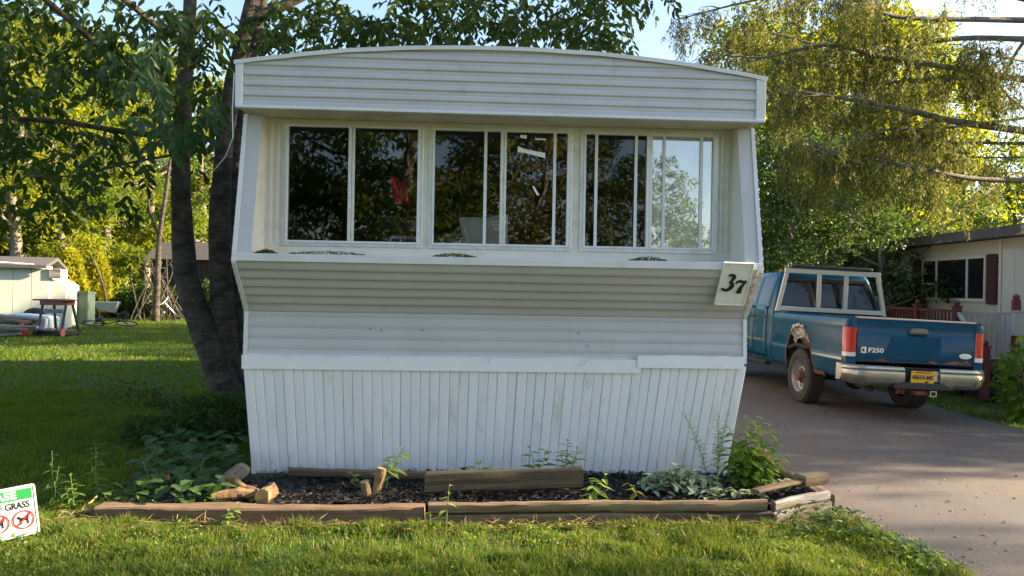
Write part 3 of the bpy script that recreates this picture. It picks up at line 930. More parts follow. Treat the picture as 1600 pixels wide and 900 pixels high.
for (x0, x1, z1) in ((-.55, -.35, .835), (.15, .32, .83), (.38, .74, .852), (.62, .76, .87)):
    pts = [(x0 + (x1 - x0) * k / 8, .79 + (z1 - .79) * math.sin(math.pi * k / 8) * (.6 + .4 * abs(mnoise.noise((k * 1.7, x0 * 9, 0))))) for k in range(9)]
    b.prism(pts + [(x1, .787)], 1, -.010, .0)
b.build('rust_patch', m_rust, gate)
MB().prism([(-.125, 1.17), (.125, 1.17), (.125, 1.22), (.09, 1.25), (-.09, 1.25), (-.125, 1.22)], 1, -.026, .01).build('gate_handle', M('handle_grey', (.16, .14, .12), .5, .1), gate, bevel=.01, loc=(.03, 0, -.01))
MB().box((-.12, -.029, 1.168), (.12, -.004, 1.192)).build('handle_recess', m_black, gate, loc=(.03, 0, -.01))

_tcache = {}
def text_obj(s, size, mat, parent, loc, rot=(math.pi / 2, 0, 0), ext=.002, align='CENTER', sx=1.0, name='lettering', bold=0.0):
    cu = bpy.data.curves.new('lettering', 'FONT'); cu.body = s; cu.size = size; cu.extrude = ext
    cu.align_x = align; cu.align_y = 'CENTER'; cu.offset = bold; cu.resolution_u = 3
    tmp = bpy.data.objects.new('lettering_source', cu); COL.objects.link(tmp)
    me = bpy.data.meshes.new_from_object(tmp.evaluated_get(bpy.context.evaluated_depsgraph_get()))
    bpy.data.objects.remove(tmp); bpy.data.curves.remove(cu)
    me.materials.clear(); me.materials.append(mat)
    return inst(name, me, parent, loc, rot, (sx, 1, 1))

m_letter = M('chrome_letter', (.75, .74, .68), .3, .05, metal=.5)
text_obj('F250', .085, m_letter, gate, (-.535, -.008, .925), sx=1.25, bold=.002)
MB().box((-.735, -.012, .885), (-.665, -.003, .965)).build('badge', m_letter, gate, bevel=.003)
MB().box((-.722, -.0145, .905), (-.690, -.011, .945)).build('badge_mark', m_navy, gate)
pts = [(.67 + .085 * math.cos(a), .905 + .036 * math.sin(a)) for a in np.linspace(0, 2 * math.pi, 24, endpoint=False)]
MB().prism(pts, 1, -.016, -.002).build('oval_emblem', m_letter, gate, bevel=.004)
pts = [(.67 + .064 * math.cos(a), .905 + .023 * math.sin(a)) for a in np.linspace(0, 2 * math.pi, 24, endpoint=False)]
MB().prism(pts, 1, -.019, -.015).build('emblem_centre', M('pale_emblem', (.60, .62, .60), .4, .05), gate)
# corner posts with lamps
for s in (-1, 1):
    b = MB()
    b.grid([[(s * .795, .0, z), (s * .86, -.008, z), (s * (sidex(z) - .012), .012, z), (s * sidex(z), .055, z)] for z in (.60, .74, .80, 1.0, 1.2, 1.27, 1.325, 1.35)])
    b.box((s * .795 if s > 0 else -.86, .02, .62), (.86 if s > 0 else -.795, .10, 1.345))
    post = b.build('bed_corner', m_paint, truck, auto=40)
    lp = [(.865, .855), (.865, 1.215), (.0, 0)]
    for nm, za, zb_, mt in (('tail_lamp', .895, 1.215, m_redlens), ('reversing_lamp', .835, .890, m_clearlens)):
        b = MB()
        b.grid([[(s * .800, -.004, z), (s * .815, -.022, z), (s * .880, -.020, z), (s * .930, .014, z), (s * .942, .062, z), (s * .944, .085, z)] for z in np.linspace(za, zb_, 6)])
        b.grid([[(s * .800, -.004, z), (s * .815, -.022, z), (s * .880, -.020, z), (s * .930, .014, z), (s * .942, .062, z), (s * .944, .085, z)] if q else [(s * .86, .04, z)] * 6 for q, z in ((1, zb_), (0, zb_))])
        b.grid([[(s * .800, -.004, z), (s * .815, -.022, z), (s * .880, -.020, z), (s * .930, .014, z), (s * .942, .062, z), (s * .944, .085, z)] if q else [(s * .86, .04, z)] * 6 for q, z in ((0, za), (1, za))])
        b.build(nm, mt, post, auto=45)
# bumper in two chrome halves with a plate recess and a step pad
sec = [(.0, .735), (-.13, .732), (-.155, .712), (-.158, .688), (-.150, .672), (-.165, .655), (-.168, .60), (-.150, .52), (-.10, .475), (.0, .47)]
def bump_ring(x):
    e = max(0, abs(x) - .70) / .27
    return [(x, y + .19 * e ** 2, z + (.0 if z > .6 else .045 * e ** 2)) for y, z in sec]
for x0, x1 in ((-.965, -.215), (.255, .965)):
    b = MB(); rows = [bump_ring(x) for x in np.linspace(x0, x1, 22)]
    b.grid(rows); b.add(rows[0], [tuple(range(len(sec)))]); b.add(rows[-1], [tuple(range(len(sec) - 1, -1, -1))])
    b.build('bumper', m_chrome, truck, auto=35)
MB().box((-.215, -.10, .50), (.255, .0, .725)).build('plate_recess', m_under, truck)
MB().prism([(-.36, .455), (.40, .455), (.42, .50), (.30, .545), (-.22, .545), (-.38, .50)], 1, -.185, -.02).build('step_pad', m_black, truck, bevel=.012)
MB().box((.17, -.13, .56), (.25, -.09, .70)).build('plate_bracket', m_chrome, truck, bevel=.004)
plate = MB().prism([(-.155, -.078), (.155, -.078), (.155, .078), (-.155, .078)], 1, -.004, .004).build('licence_plate', m_yplate, truck, bevel=.002, loc=(.012, -.172, .618), rot=(R(4), 0, 0))
text_obj('48654-MK', .078, m_navy, plate, (0, -.006, -.004), ext=.001, sx=.86, bold=.002)
MB().box((-.10, -.0055, .054), (.10, -.0045, .066)).build('plate_band', m_navy, plate)
MB().box((.03, -.009, -.078), (.075, -.0045, -.045)).build('rust_spot', m_rust, plate)

# cab
CZ = [(.50, .86, 2.14, 4.1), (.62, .915, 2.14, 4.1), (.80, .935, 2.14, 4.1), (1.10, .940, 2.14, 4.1), (1.30, .930, 2.14, 4.1),
      (1.37, .905, 2.155, 4.06), (1.62, .835, 2.22, 3.70), (1.83, .765, 2.285, 3.40), (1.895, .725, 2.33, 3.28), (1.925, .62, 2.45, 3.12)]
def cab_at(z):
    for a, c in zip(CZ[:-1], CZ[1:]):
        if z <= c[0]:
            t = max(0, (z - a[0]) / (c[0] - a[0])); return [a[k] + (c[k] - a[k]) * t for k in range(4)]
    return list(CZ[-1])
def ring(z, hw, ya, yb, rad=.09):
    out = []
    for (cx, cy, a0) in ((hw - rad, yb - rad, 0), (-hw + rad, yb - rad, 90), (-hw + rad, ya + rad, 180), (hw - rad, ya + rad, 270)):
        for k in range(4):
            a = R(a0 + 30 * k); out.append((cx + rad * math.cos(a), cy + rad * math.sin(a), z))
    return out
b = MB(); rows = [ring(*c) for c in CZ]; b.grid(rows, close=True); b.add(rows[-1], [tuple(range(16))]); b.add(rows[0], [tuple(range(15, -1, -1))])
cabo = b.build('cab', m_paint, truck, auto=32)
def side_patch(mb, s, yz, off, nz=6, ny=4):
    """quad patch on the cab side: yz = (y at bottom-rear, bottom-front, top-front, top-rear), z0, z1"""
    (ya, yb, yc, yd, z0, z1) = yz; rows = []
    for i in range(nz + 1):
        t = i / nz; z = z0 + (z1 - z0) * t
        l, r_ = ya + (yd - ya) * t, yb + (yc - yb) * t
        rows.append([(s * (cab_at(z)[1] + off), l + (r_ - l) * k / ny, z) for k in range(ny + 1)])
    mb.grid(rows)
for s in (-1, 1):
    for nm, yz, gl in (('door', (2.93, 3.92, 3.98, 2.93, .56, 1.345), (2.98, 3.86, 3.42, 2.99, 1.375, 1.80)),
                       ('access_door', (2.36, 2.915, 2.915, 2.36, .56, 1.345), (2.42, 2.87, 2.88, 2.46, 1.375, 1.80))):
        b = MB(); side_patch(b, s, yz, .007, 14)
        d = b.build(nm, m_paint, truck, smooth=True); sd = d.modifiers.new('t', 'SOLIDIFY'); sd.thickness = .012; sd.offset = 0
        b = MB(); side_patch(b, s, (yz[0] + .002, yz[1], gl[2] + .06, yz[3] + .03, 1.35, 1.835), .004, 6); f_ = b.build('window_surround', m_paint, d); sd = f_.modifiers.new('t', 'SOLIDIFY'); sd.thickness = .012; sd.offset = 0
        b = MB(); side_patch(b, s, gl, .013, 6); b.build('window', m_auto, d)
        b = MB(); b.box((s * .949 - .004, yz[0] + .02, .80), (s * .949 + .004, yz[1] - .02, .835)); b.build('side_moulding', m_chrome, d)
        b = MB(); b.box((s * .953 - .012, yz[0] + .05, 1.16), (s * .953 + .012, yz[0] + .20, 1.20)); b.build('door_handle', m_black, d, bevel=.006)
    b = MB(); b.box((s * .90 - .06, 2.3, .44), (s * .90 + .06, 3.9, .50)); b.build('rocker_step', m_under, truck, bevel=.02)
# back window
rows = []
for z in np.linspace(1.39, 1.82, 7):
    c = cab_at(z); rows.append([(x * (c[1] - .08), c[2] - .008, z) for x in np.linspace(-1, 1, 9)])
MB().grid(rows).build('rear_window', m_auto, truck)
for x in (-.20, .20): MB().box((x - .02, 2.17, 1.40), (x + .02, 2.19, 1.80)).build('rear_window_slider', m_black, truck)
for x in (-.5, -.1, .3, .6):
    MB().box((x, 3.02, 1.92), (x + .06, 3.10, 1.95)).build('roof_marker_lamp', m_amber, truck, bevel=.01)
MB().box((-.58, 2.50, 1.92), (-.52, 2.58, 1.955)).build('roof_marker_lamp', m_amber, truck, bevel=.01)
# bonnet and nose (mostly hidden behind the home)
b = MB(); rows = [ring(z, hw, 4.05, yf, .10) for z, hw, yf in ((.50, .86, 5.55), (.75, .93, 5.65), (1.05, .93, 5.62), (1.20, .88, 5.55), (1.30, .78, 5.35), (1.33, .5, 5.1))]
b.grid(rows, close=True); b.add(rows[-1], [tuple(range(16))]); b.build('bonnet', m_paint, truck, auto=32)
MB().box((-.95, 5.6, .5), (.95, 5.75, .74)).build('front_bumper', m_chrome, truck, bevel=.03)
MB().box((-.55, 5.63, .8), (.55, 5.68, 1.08)).build('grille', m_under, truck, bevel=.02)
for s in (-1, 1): MB().box((s * .76 - .16, 5.60, .82), (s * .76 + .16, 5.66, 1.06)).build('headlight', m_clearlens, truck, bevel=.02)
# headache rack
rk = MB()
rk.prism([(-.925, 1.35), (-.865, 1.35), (-.735, 1.86), (-.795, 1.86)], 1, 2.03, 2.085)
rk.prism([(.925, 1.35), (.865, 1.35), (.735, 1.86), (.795, 1.86)][::-1], 1, 2.03, 2.085)
rk.box((-.795, 2.028, 1.862), (.795, 2.087, 1.925)); rk.box((-.885, 2.032, 1.362), (.885, 2.083, 1.42))
rack = rk.build('window_rack', m_rack, truck, bevel=.004)
for x in (-.215, .235): MB().box((x - .03, 2.034, 1.42), (x + .03, 2.081, 1.862)).build('rack_upright', m_rack, rack, bevel=.004)
MB().box((-.70, 2.00, 1.927), (.64, 2.09, 1.975)).build('light_bar', m_black, rack, bevel=.015)
MB().tube([(-.72 + .028 * math.cos(a), 2.05, 1.965 + .035 * math.sin(a)) for a in np.linspace(0, 6.28, 14)], .007, 6).build('tie_ring', m_chrome, rack)
# wheels
tyre_prof = [(.235, -.115), (.30, -.128), (.375, -.120), (.396, -.095), (.402, -.05), (.402, .05), (.396, .095), (.375, .120), (.30, .128), (.235, .115)]
tb = MB().lathe(tyre_prof, 36, axis='x')
for k in range(36):
    a0, a1 = 2 * math.pi * k / 36, 2 * math.pi * (k + .62) / 36
    for xa, xb_ in ((-.10, -.045), (-.035, .035), (.045, .10)):
        q = []
        for xx in (xa, xb_):
            for a in (a0, a1):
                for rr in (.398, .411): q.append((xx, rr * math.cos(a), rr * math.sin(a)))
        tb.hexa([q[0], q[4], q[6], q[2], q[1], q[5], q[7], q[3]])
tyre_me = tb.mesh('tyre', m_tyre)
rm = MB().lathe([(.238, -.118), (.228, -.110), (.218, -.06), (.20, -.03), (.13, -.045), (.11, -.06)], 28, axis='x'); rim_me = rm.mesh('rim', m_rim, True)
hb = MB().lathe([(.112, -.055), (.085, -.075), (.07, -.125), (.055, -.135), (.0005, -.137)], 18, axis='x')
for k in range(8):
    a = 2 * math.pi * k / 8; hb.lathe([(.013, -.055), (.013, -.085), (.0005, -.087)], 6, axis='x', c=(0, .10 * math.cos(a), .10 * math.sin(a)))
hub_me = hb.mesh('hub', M('brown_hub', (.13, .06, .035), .8, .3, 20, col2=(.06, .04, .03)))
hole = MB()
for k in range(8):
    a = 2 * math.pi * (k + .5) / 8; hole.lathe([(.0005, -.046), (.020, -.046), (.020, -.03)], 10, axis='x', c=(0, .165 * math.cos(a), .165 * math.sin(a)))
hole_me = hole.mesh('rim_holes', m_black)
for (s, y) in ((-1, AX), (1, AX), (-1, 5.12), (1, 5.12)):
    w = empty('wheel', (s * .79, y, .405), (0, 0, 0 if s < 0 else math.pi), truck)
    for nm, me in (('tyre', tyre_me), ('rim', rim_me), ('hub', hub_me), ('rim_holes', hole_me)): inst(nm, me, w)
for o in list(truck.children):
    if o.name.split('.')[0] in ('cab', 'door', 'access_door', 'rocker_step', 'rear_window', 'rear_window_slider', 'roof_marker_lamp', 'bonnet', 'front_bumper', 'grille', 'headlight', 'window_rack'):
        o.location.y += BL - 2.10
        if o.name.startswith('window_rack'): o.scale.z = 1.24; o.location.z = 1.35 * (1 - 1.24)
        else: o.scale.z = 1.065; o.location.z = -.02
# underside
b = MB(); b.tube([(-.75, AX, .41), (.75, AX, .41)], .045, 10); b.lathe([(.001, -.16), (.10, -.13), (.155, -.03), (.155, .04), (.10, .12), (.001, .15)], 16, axis='y', c=(-.05, AX - .05, .40)); b.build('rear_axle', m_under, truck, smooth=True)
for s in (-1, 1):
    MB().box((s * .46 - .04, .0, .56), (s * .46 + .04, 5.4, .70)).build('frame_rail', m_under, truck)
    MB().tube([(s * .52, .2, .58), (s * .52, .7, .46), (s * .52, AX, .44), (s * .52, 1.9, .50)], .035, 6).build('leaf_spring', m_under, truck)
MB().lathe([(.001, -.09), (.26, -.10), (.36, -.07), (.38, 0), (.36, .07), (.26, .1), (.001, .09)], 28, c=(.0, .52, .55)).build('spare_wheel', m_tyre, truck, smooth=True)
MB().box((-.05, -.14, .385), (.22, -.02, .435)).build('hitch_crossbar', m_rust, truck, bevel=.005)
hr = MB(); bars(hr, .11, .20, .372, .448, .014, -.19, -.05); hr.build('hitch_receiver', m_chrome, truck)
MB().box((-.20, -.02, .37), (-.12, .08, .52)).build('shackle', m_rust, truck, bevel=.01)
MB().tube([(-.62, .3, .45), (-.60, .05, .43), (-.56, -.02, .42)], .035, 10).build('exhaust_pipe', m_under, truck)
MB().box((-.82, AX - .6, .20), (-.58, AX - .585, .56)).build('mud_flap', m_under, truck) if False else None

# ------------------------------------------------------------------ neighbour's home with its deck
m_cremeside = M('cream_siding', (.44, .42, .32), .6, .06, 3, rnd=.05, col2=(.34, .32, .23), p=(.55, .8))
m_offpanel = M('white_panel', (.52, .50, .45), .55, .05, 3, rnd=.04)
m_shutter = M('dark_red_shutter', (.055, .016, .014), .6, .2)
m_redwood = M('red_painted_rail', (.15, .030, .026), .6, .25, 9, col2=(.08, .03, .025), p=(.55, .75))
m_eave = M('stained_eave', (.075, .068, .062), .8, .3, 4, col2=(.42, .40, .37), p=(.55, .62))
HX = 9.25
nb = empty('neighbour_home', (HX, 16.0, -.15)); tag(nb, 'cream neighbouring mobile home with dark red shutters beyond the truck', 'mobile home')
b = MB().box((.03, -4.5, .1), (4.3, 6.5, 3.0)); b.build('wall_core', m_cremeside, nb)
for k in range(13):
    z = .15 + k * .215
    b = MB(); b.prism([(-.012, z + .002), (.020, z + .212), (.032, z + .212), (.032, z + .002)], 1, -1.72, 6.5); b.build('siding_board', m_cremeside, nb)
for k in range(7):
    y = -4.5 + k * .40
    MB().box((-.006, y + .003, .15), (.03, y + .397, 2.93)).build('wall_panel', m_offpanel, nb, bevel=.004)
MB().box((-.03, -1.75, .15), (.03, -1.68, 2.93)).build('corner_trim', m_offpanel, nb)
MB().box((-.02, -4.5, 2.66), (-.005, -1.76, 2.93)).build('panel_header', m_cremeside, nb)
MB().prism([(-.42, 2.86), (-.42, 3.02), (2.1, 3.35), (4.7, 3.0), (4.7, 2.88)], 1, -4.9, 6.9).build('roof', m_eave, nb)
MB().box((-.45, -4.95, 2.85), (-.42, 6.95, 3.04)).build('eave_board', m_eave, nb)
wz0, wz1 = 1.72, 2.52
wd = MB(); wd.box((-.03, -1.28, wz0 - .06), (.0, 1.02, wz0)); wd.box((-.03, -1.28, wz1), (.0, 1.02, wz1 + .06))
for y in (-1.28, -.70, .40, .96): wd.box((-.032, y, wz0), (-.001, y + .06, wz1))
wo = wd.build('window', m_offpanel, nb, bevel=.004)
for y0, y1 in ((-1.22, -.70), (-.64, .40), (.46, .96)): MB().box((-.016, y0, wz0), (-.008, y1, wz1)).build('pane', m_auto, wo)
MB().box((-.034, .46, wz0 + .28), (-.005, .96, wz0 + .32)).build('sash_rail', m_offpanel, wo)
for y0 in (-1.62, 1.06):
    s_ = MB().box((-.04, y0, wz0 - .1), (-.002, y0 + .30, wz1 + .06))
    so = s_.build('shutter', m_shutter, nb, bevel=.004)
    for k in range(14):
        z = wz0 - .05 + k * .067
        MB().box((-.048, y0 + .03, z), (-.038, y0 + .27, z + .045)).build('slat', m_shutter, so)

dk = empty('deck', (HX, 16.0, -.15)); tag(dk, 'dark red wooden deck with turned railing and steps before the cream home', 'deck')
DX, DZ = -1.35, .62
for k in range(9):
    MB().box((DX + .15 * k + .003, -2.65, DZ - .04), (DX + .15 * k + .145, 1.6, DZ)).build('deck_board', m_redwood, dk)
MB().box((DX - .02, -2.67, .12), (DX + .0, 1.6, DZ - .045)).build('deck_skirt', m_redwood, dk)
MB().box((DX + .01, -2.67, .12), (-.06, -2.64, DZ - .045)).build('deck_skirt', m_redwood, dk)
def newel(x, y, z0, z1, mat=m_redwood):
    b = MB(); b.box((x - .055, y - .055, z0), (x + .055, y + .055, z1)); b.box((x - .07, y - .07, z1), (x + .07, y + .07, z1 + .025))
    b.lathe([(.03, z1 + .025), (.05, z1 + .06), (.052, z1 + .085), (.03, z1 + .115), (.0005, z1 + .122)], 12, c=(x, y, 0)); return b.build('newel_post', mat, dk)
RZ = DZ + .90
for y in (1.55, .12, -1.30, -2.6): newel(DX, y, .05, RZ + .05)
for ya, yb_ in ((.18, 1.49), (-1.24, .06), (-2.54, -1.36)):
    MB().box((DX - .035, ya, RZ - .045), (DX + .035, yb_, RZ)).build('handrail', m_redwood, dk)
    MB().box((DX - .025, ya, DZ + .08), (DX + .025, yb_, DZ + .12)).build('lower_rail', m_redwood, dk)
bal = MB().lathe([(.018, 0), (.018, .12), (.026, .16), (.014, .22), (.028, .38), (.016, .52), (.024, .58), (.018, .63), (.018, .74)], 8).mesh('baluster', m_redwood, True)
for y in np.arange(-2.48, 1.5, .115):
    if min(abs(y - q) for q in (1.55, .12, -1.30, -2.6)) > .08: inst('baluster', bal, dk, (DX, y, DZ + .12))
for k, y in enumerate((.35, .62, .89, 1.16)):      # hoops over the far railing
    MB().tube([(DX, y + .12 * math.cos(a), RZ + .10 * math.sin(a)) for a in np.linspace(0, math.pi, 10)], .014, 6).build('rail_hoop', m_redwood, dk)
m_whiterail = M('pale_rail_paint', (.50, .50, .47), .55, .12, 9)
for k in range(3):
    MB().box((DX + .10, -2.70 - .28 * (k + 1), .0), (-.25, -2.70 - .28 * k + .02, DZ - .15 * (k + 1))).build('step', m_under, dk)
newel(DX, -3.42, .05, .92)
MB().hexa([(DX - .03, -3.36, .80), (DX + .03, -3.36, .80), (DX + .03, -2.66, RZ - .10), (DX - .03, -2.66, RZ - .10), (DX - .03, -3.36, .86), (DX + .03, -3.36, .86), (DX + .03, -2.66, RZ - .04), (DX - .03, -2.66, RZ - .04)]).build('stair_rail', m_whiterail, dk)
wb = MB().box((-.014, -.014, 0), (.014, .014, .80)).mesh('gate_baluster', m_whiterail)
for x in np.arange(DX + .16, -.05, .10): inst('gate_baluster', wb, dk, (x, -2.45, DZ + .04))
MB().box((DX + .1, -2.475, DZ + .82), (-.03, -2.425, DZ + .86)).build('gate_rail', m_whiterail, dk)
MB().box((DX + .1, -2.475, DZ + .03), (-.03, -2.425, DZ + .06)).build('gate_rail', m_whiterail, dk)
q = P(1588, 470, 12.6)
mbx = empty('post_box', (q.x, q.y, gz(q.x, q.y))); tag(mbx, 'white box mounted on a dark post by the deck steps', 'box')
MB().box((-.05, -.05, 0), (.05, .05, 1.72)).build('post', m_redwood, mbx, bevel=.004)
MB().lathe([(.04, 1.72), (.055, 1.75), (.05, 1.79), (.0005, 1.82)], 10).build('finial', m_redwood, mbx)
MB().box((-.14, -.16, 1.12), (.14, -.06, 1.52)).build('white_box', m_offpanel, mbx, bevel=.02)
MB().box((-.15, -.17, 1.52), (.15, -.05, 1.545)).build('box_lid', m_offpanel, mbx)
# ------------------------------------------------------------------ garden bed edging
def timber(name, label, p0, p1, h, depth, mat, z0=0.0, z1=None, cat='timber', seed=0, rough=.011, cutmat=None, group=None, tilt=0):
    """rough-sawn timber; p0, p1 = ends of its front bottom edge; local X runs along the grain"""
    p0, p1 = Vector(p0), Vector(p1)
    p0 = Vector((p0.x, p0.y, p0.z + z0)); p1 = Vector((p1.x, p1.y, p1.z + (z0 if z1 is None else z1)))
    L = (p1 - p0).length; n = max(6, int(L / .07))
    c = .012
    sec = [(0, c), (0, h * .5), (0, h - c), (c, h), (depth * .5, h), (depth - c, h), (depth, h - c), (depth, c), (depth - c, 0), (c, 0)]
    rows = []
    for i in range(n + 1):
        x = L * i / n
        if i in (0, n): x += rough * (1 if i else -1) * .3
        rows.append([(x + (rough * 1.5 * mnoise.noise((y * 30, z * 30, seed + i)) if i in (0, n) else 0),
                      y + rough * mnoise.noise((x * 3 + seed, y * 11, z * 9)) + rough * .7 * mnoise.noise((x * 14, y * 20, z * 20 + seed)),
                      z + rough * 1.2 * mnoise.noise((x * 2.2, seed + 4, y * 7)) + rough * .6 * mnoise.noise((x * 15, y * 12 + seed, 2))) for y, z in sec])
    b = MB(); b.grid(rows, close=True)
    b.add(rows[0], [tuple(range(len(sec)))], 1); b.add(rows[-1], [tuple(range(len(sec) - 1, -1, -1))], 1)
    o = b.build(name, [mat, cutmat or mat], auto=40)
    d = p1 - p0
    o.rotation_euler = (tilt, -math.atan2(d.z, math.hypot(d.x, d.y)), math.atan2(d.y, d.x)); o.location = p0
    tag(o, label, cat, group)
    return o
timber('landscape_timber', 'long sunlit reddish timber along the front of the mulch bed', PG(148, 818), PG(661, 820), .118, .13, m_timber_red, -.012, seed=1)
timber('edging_board', 'lower long board of the bed edge before the ribbed skirting', PG(667, 822), PG(1206, 817), .078, .06, m_timber, -.006, seed=2)
timber('edging_board', 'upper long board of the bed edge before the ribbed skirting', PG(669, 822) + Vector((0, .006, 0)), PG(1199, 817) + Vector((0, .006, 0)), .072, .06, m_timber, .078, seed=5)
timber('short_timber', 'short dark timber lying raised behind the edging boards', PG(662, 800) + Vector((0, .10, 0)), PG(913, 798) + Vector((0, .12, 0)), .145, .10, m_timber_dk, .105, .135, seed=9)
timber('end_board', 'upper grey peeling board at the driveway corner of the bed', PG(1213, 816), PG(1297, 793), .070, .05, m_greywood, .072, .060, seed=12)
timber('end_board', 'lower grey peeling board at the driveway corner of the bed', PG(1213, 817), PG(1299, 795), .074, .05, m_greywood, -.006, -.01, seed=14)
timber('cap_plank', 'mossy plank lying across the corner boards of the bed', PG(1186, 805), PG(1272, 786), .030, .085, m_timber, .150, .165, seed=16)
timber('side_timber', 'timber along the driveway side of the bed, running back', PG(1303, 792), PG(1196, 715), .10, .12, m_timber, .0, seed=18, tilt=0)
timber('end_block', 'short dark timber end on the corner of the bed', PG(1262, 792) + Vector((0, .03, 0)), PG(1296, 786) + Vector((0, .02, 0)), .085, .12, m_timber_dk, .135, seed=20, cutmat=m_cut)
timber('buried_plank', 'weathered plank half buried at the foot of the skirting', PG(450, 752), PG(684, 757), .065, .05, m_timber, .035, seed=23)

# mulch bed: a low mound plus loose chips
bed = [PG(175, 806), PG(662, 806), PG(1205, 803), PG(1285, 788), PG(1215, 724), PG(1142, 741), PG(760, 745), PG(384, 745), PG(330, 740), PG(250, 770)]
bedxy = [(p.x, p.y) for p in bed]
bedex = [(p.x, p.y) for p in [PG(150, 822), PG(662, 825), PG(1206, 824), PG(1292, 806)]] + bedxy[4:]
def in_poly(x, y, poly):
    r_ = np.zeros(np.shape(x), bool); j = len(poly) - 1
    for i in range(len(poly)):
        xi, yi = poly[i]; xj, yj = poly[j]
        r_ ^= ((yi > y) != (yj > y)) & (x < (xj - xi) * (y - yi) / (yj - yi + 1e-12) + xi)
        j = i
    return r_
def bed_h(x, y):
    f_ = min(1, max(0, (6.25 + .045 * x - y) / .8)); return .006 + .060 * f_ + .018 * mnoise.noise((x * 2.1, y * 2.4, 0)) + .012 * mnoise.noise((x * 7, y * 7, 3))
b = MB()
x0, x1 = min(p[0] for p in bedxy) , max(p[0] for p in bedxy); y0, y1 = min(p[1] for p in bedxy), max(p[1] for p in bedxy) + .15
gx = np.linspace(x0, x1, 90); gy = np.linspace(y0, y1, 26)
idx = {}
for j, y in enumerate(gy):
    for i, x in enumerate(gx):
        idx[i, j] = len(b.v); b.v.append((x, y, bed_h(x, y)))
inside = {}
for j, y in enumerate(gy):
    for i, x in enumerate(gx): inside[i, j] = bool(in_poly(x, y, bedxy)) or (y > 6.0 and -1.9 < x < 1.95)
for j in range(len(gy) - 1):
    for i in range(len(gx) - 1):
        if inside[i, j] and inside[i + 1, j + 1]: b.f.append((idx[i, j], idx[i + 1, j], idx[i + 1, j + 1], idx[i, j + 1])); b.m.append(0)
tag(b.build('garden_bed', m_soil, smooth=True), 'dark soil of the garden bed before the skirting', 'garden bed', kind='structure')
n = 12000; r = np.random.default_rng(3)
mx = r.uniform(x0, x1, n * 2); my = r.uniform(y0 + .03, y1, n * 2)
k = in_poly(mx, my, bedxy) | ((my > 6.0) & (mx > -1.9) & (mx < 1.95)); k &= ~((mx < -1.62) & (r.uniform(size=n * 2) < .65))
mx, my = mx[k][:n], my[k][:n]
mz = np.array([bed_h(a, c) for a, c in zip(mx, my)]) + r.uniform(0, .03, len(mx))
ang = r.uniform(0, 2 * np.pi, len(mx))
ax = unit(np.stack([np.cos(ang), np.sin(ang), r.normal(0, .35, len(mx))], 1))
V, F = leaf_cloud(np.stack([mx, my, mz], 1), ax, r.uniform(.03, .085, len(mx)), r.uniform(.008, .022, len(mx)), r, .3)
o = bpy.data.objects.new('mulch', np_mesh('mulch', V, F, m_mulch)); link(o); tag(o, 'black shredded mulch spread over the garden bed', 'mulch', kind='stuff')

# ------------------------------------------------------------------ logs and wood chunks
def log(name, label, pts, rad, cap=True, seed=0, n=12, mat=None, cat='log'):
    P2 = []; r2 = []
    pts = [Vector(p) for p in pts]; m = len(pts) - 1; N_ = max(6, m * 5)
    for i in range(N_ + 1):
        t = i / N_ * m; k = min(int(t), m - 1); f = t - k
        P2.append(pts[k].lerp(pts[k + 1], f)); r2.append((rad[k] * (1 - f) + rad[k + 1] * f) * (1 + .10 * mnoise.noise((i * .7, seed, 0))))
    b = MB(); b.tube(P2, r2, n, 0, True, 1)
    for i, p in enumerate(b.v):
        q = Vector(p); c_ = P2[min(i // n, len(P2) - 1)]
        k_ = 1 + .34 * mnoise.noise(q * 13 + Vector((seed * 3.1, 0, 0))) + .16 * mnoise.noise(q * 45 + Vector((0, seed, 0)))
        b.v[i] = tuple(c_ + (q - c_) * k_)
    o = b.build(name, [mat or m_logbark, m_cut], auto=14)
    tag(o, label, cat); return o
def bedp(px, py, dz=0):
    p = PG(px, py, .06); p.z += dz; return p
# forked stump in the mulch
st = empty('forked_stump', bedp(582, 778)); tag(st, 'forked cut stump standing in the black mulch', 'stump')
def logpart(name, pts, rad, seed):
    o = log(name, None, pts, rad, seed=seed, cat=None); o.parent = st; return o
logpart('stem', [(-.03, 0, -.03), (-.045, -.01, .07), (-.055, -.015, .125)], [.040, .038, .036], 3)
logpart('stem', [(.01, 0, -.03), (.035, .01, .10), (.06, .02, .215)], [.034, .032, .036], 5)
logpart('base', [(-.06, 0, -.03), (.06, 0, -.02)], [.045, .04], 6)
log('cut_log', 'short log standing on its side with a yellow mossy cut end', [bedp(410, 790, .058), bedp(424, 780, .06)], [.058, .055], seed=8)
log('split_log', 'pale split log lying at the mulch edge', [bedp(330, 786, .05), bedp(372, 783, .05), bedp(405, 781, .04)], [.040, .046, .034], seed=9)
log('bent_branch', 'bent sunlit branch lying over the split log', [bedp(356, 770, .12), bedp(365, 772, .10), bedp(378, 778, .07), bedp(402, 780, .05)], [.030, .034, .03, .026], seed=10)
log('fire_log', 'dull brown log chunk leaning at the corner of the skirting', [bedp(345, 768, .03), bedp(362, 760, .07), bedp(379, 752, .09)], [.055, .062, .058], seed=12, mat=m_barkgrey)
log('thin_stick', 'thin grey stick lying by the skirting corner', [bedp(372, 775, .03), bedp(400, 765, .03)], [.012, .010], seed=14, n=7, mat=m_greywood)
log('brown_log', 'short brown log lying among the weeds beside the bed', [PG(238, 752, .05), PG(262, 748, .05)], [.06, .055], seed=15)
log('dry_stick', 'pale dry stick lying at the end of the long timber', [PG(128, 798, .03), PG(152, 775, .10)], [.009, .006], seed=16, n=6, mat=m_cut)
p = PG(305, 722)
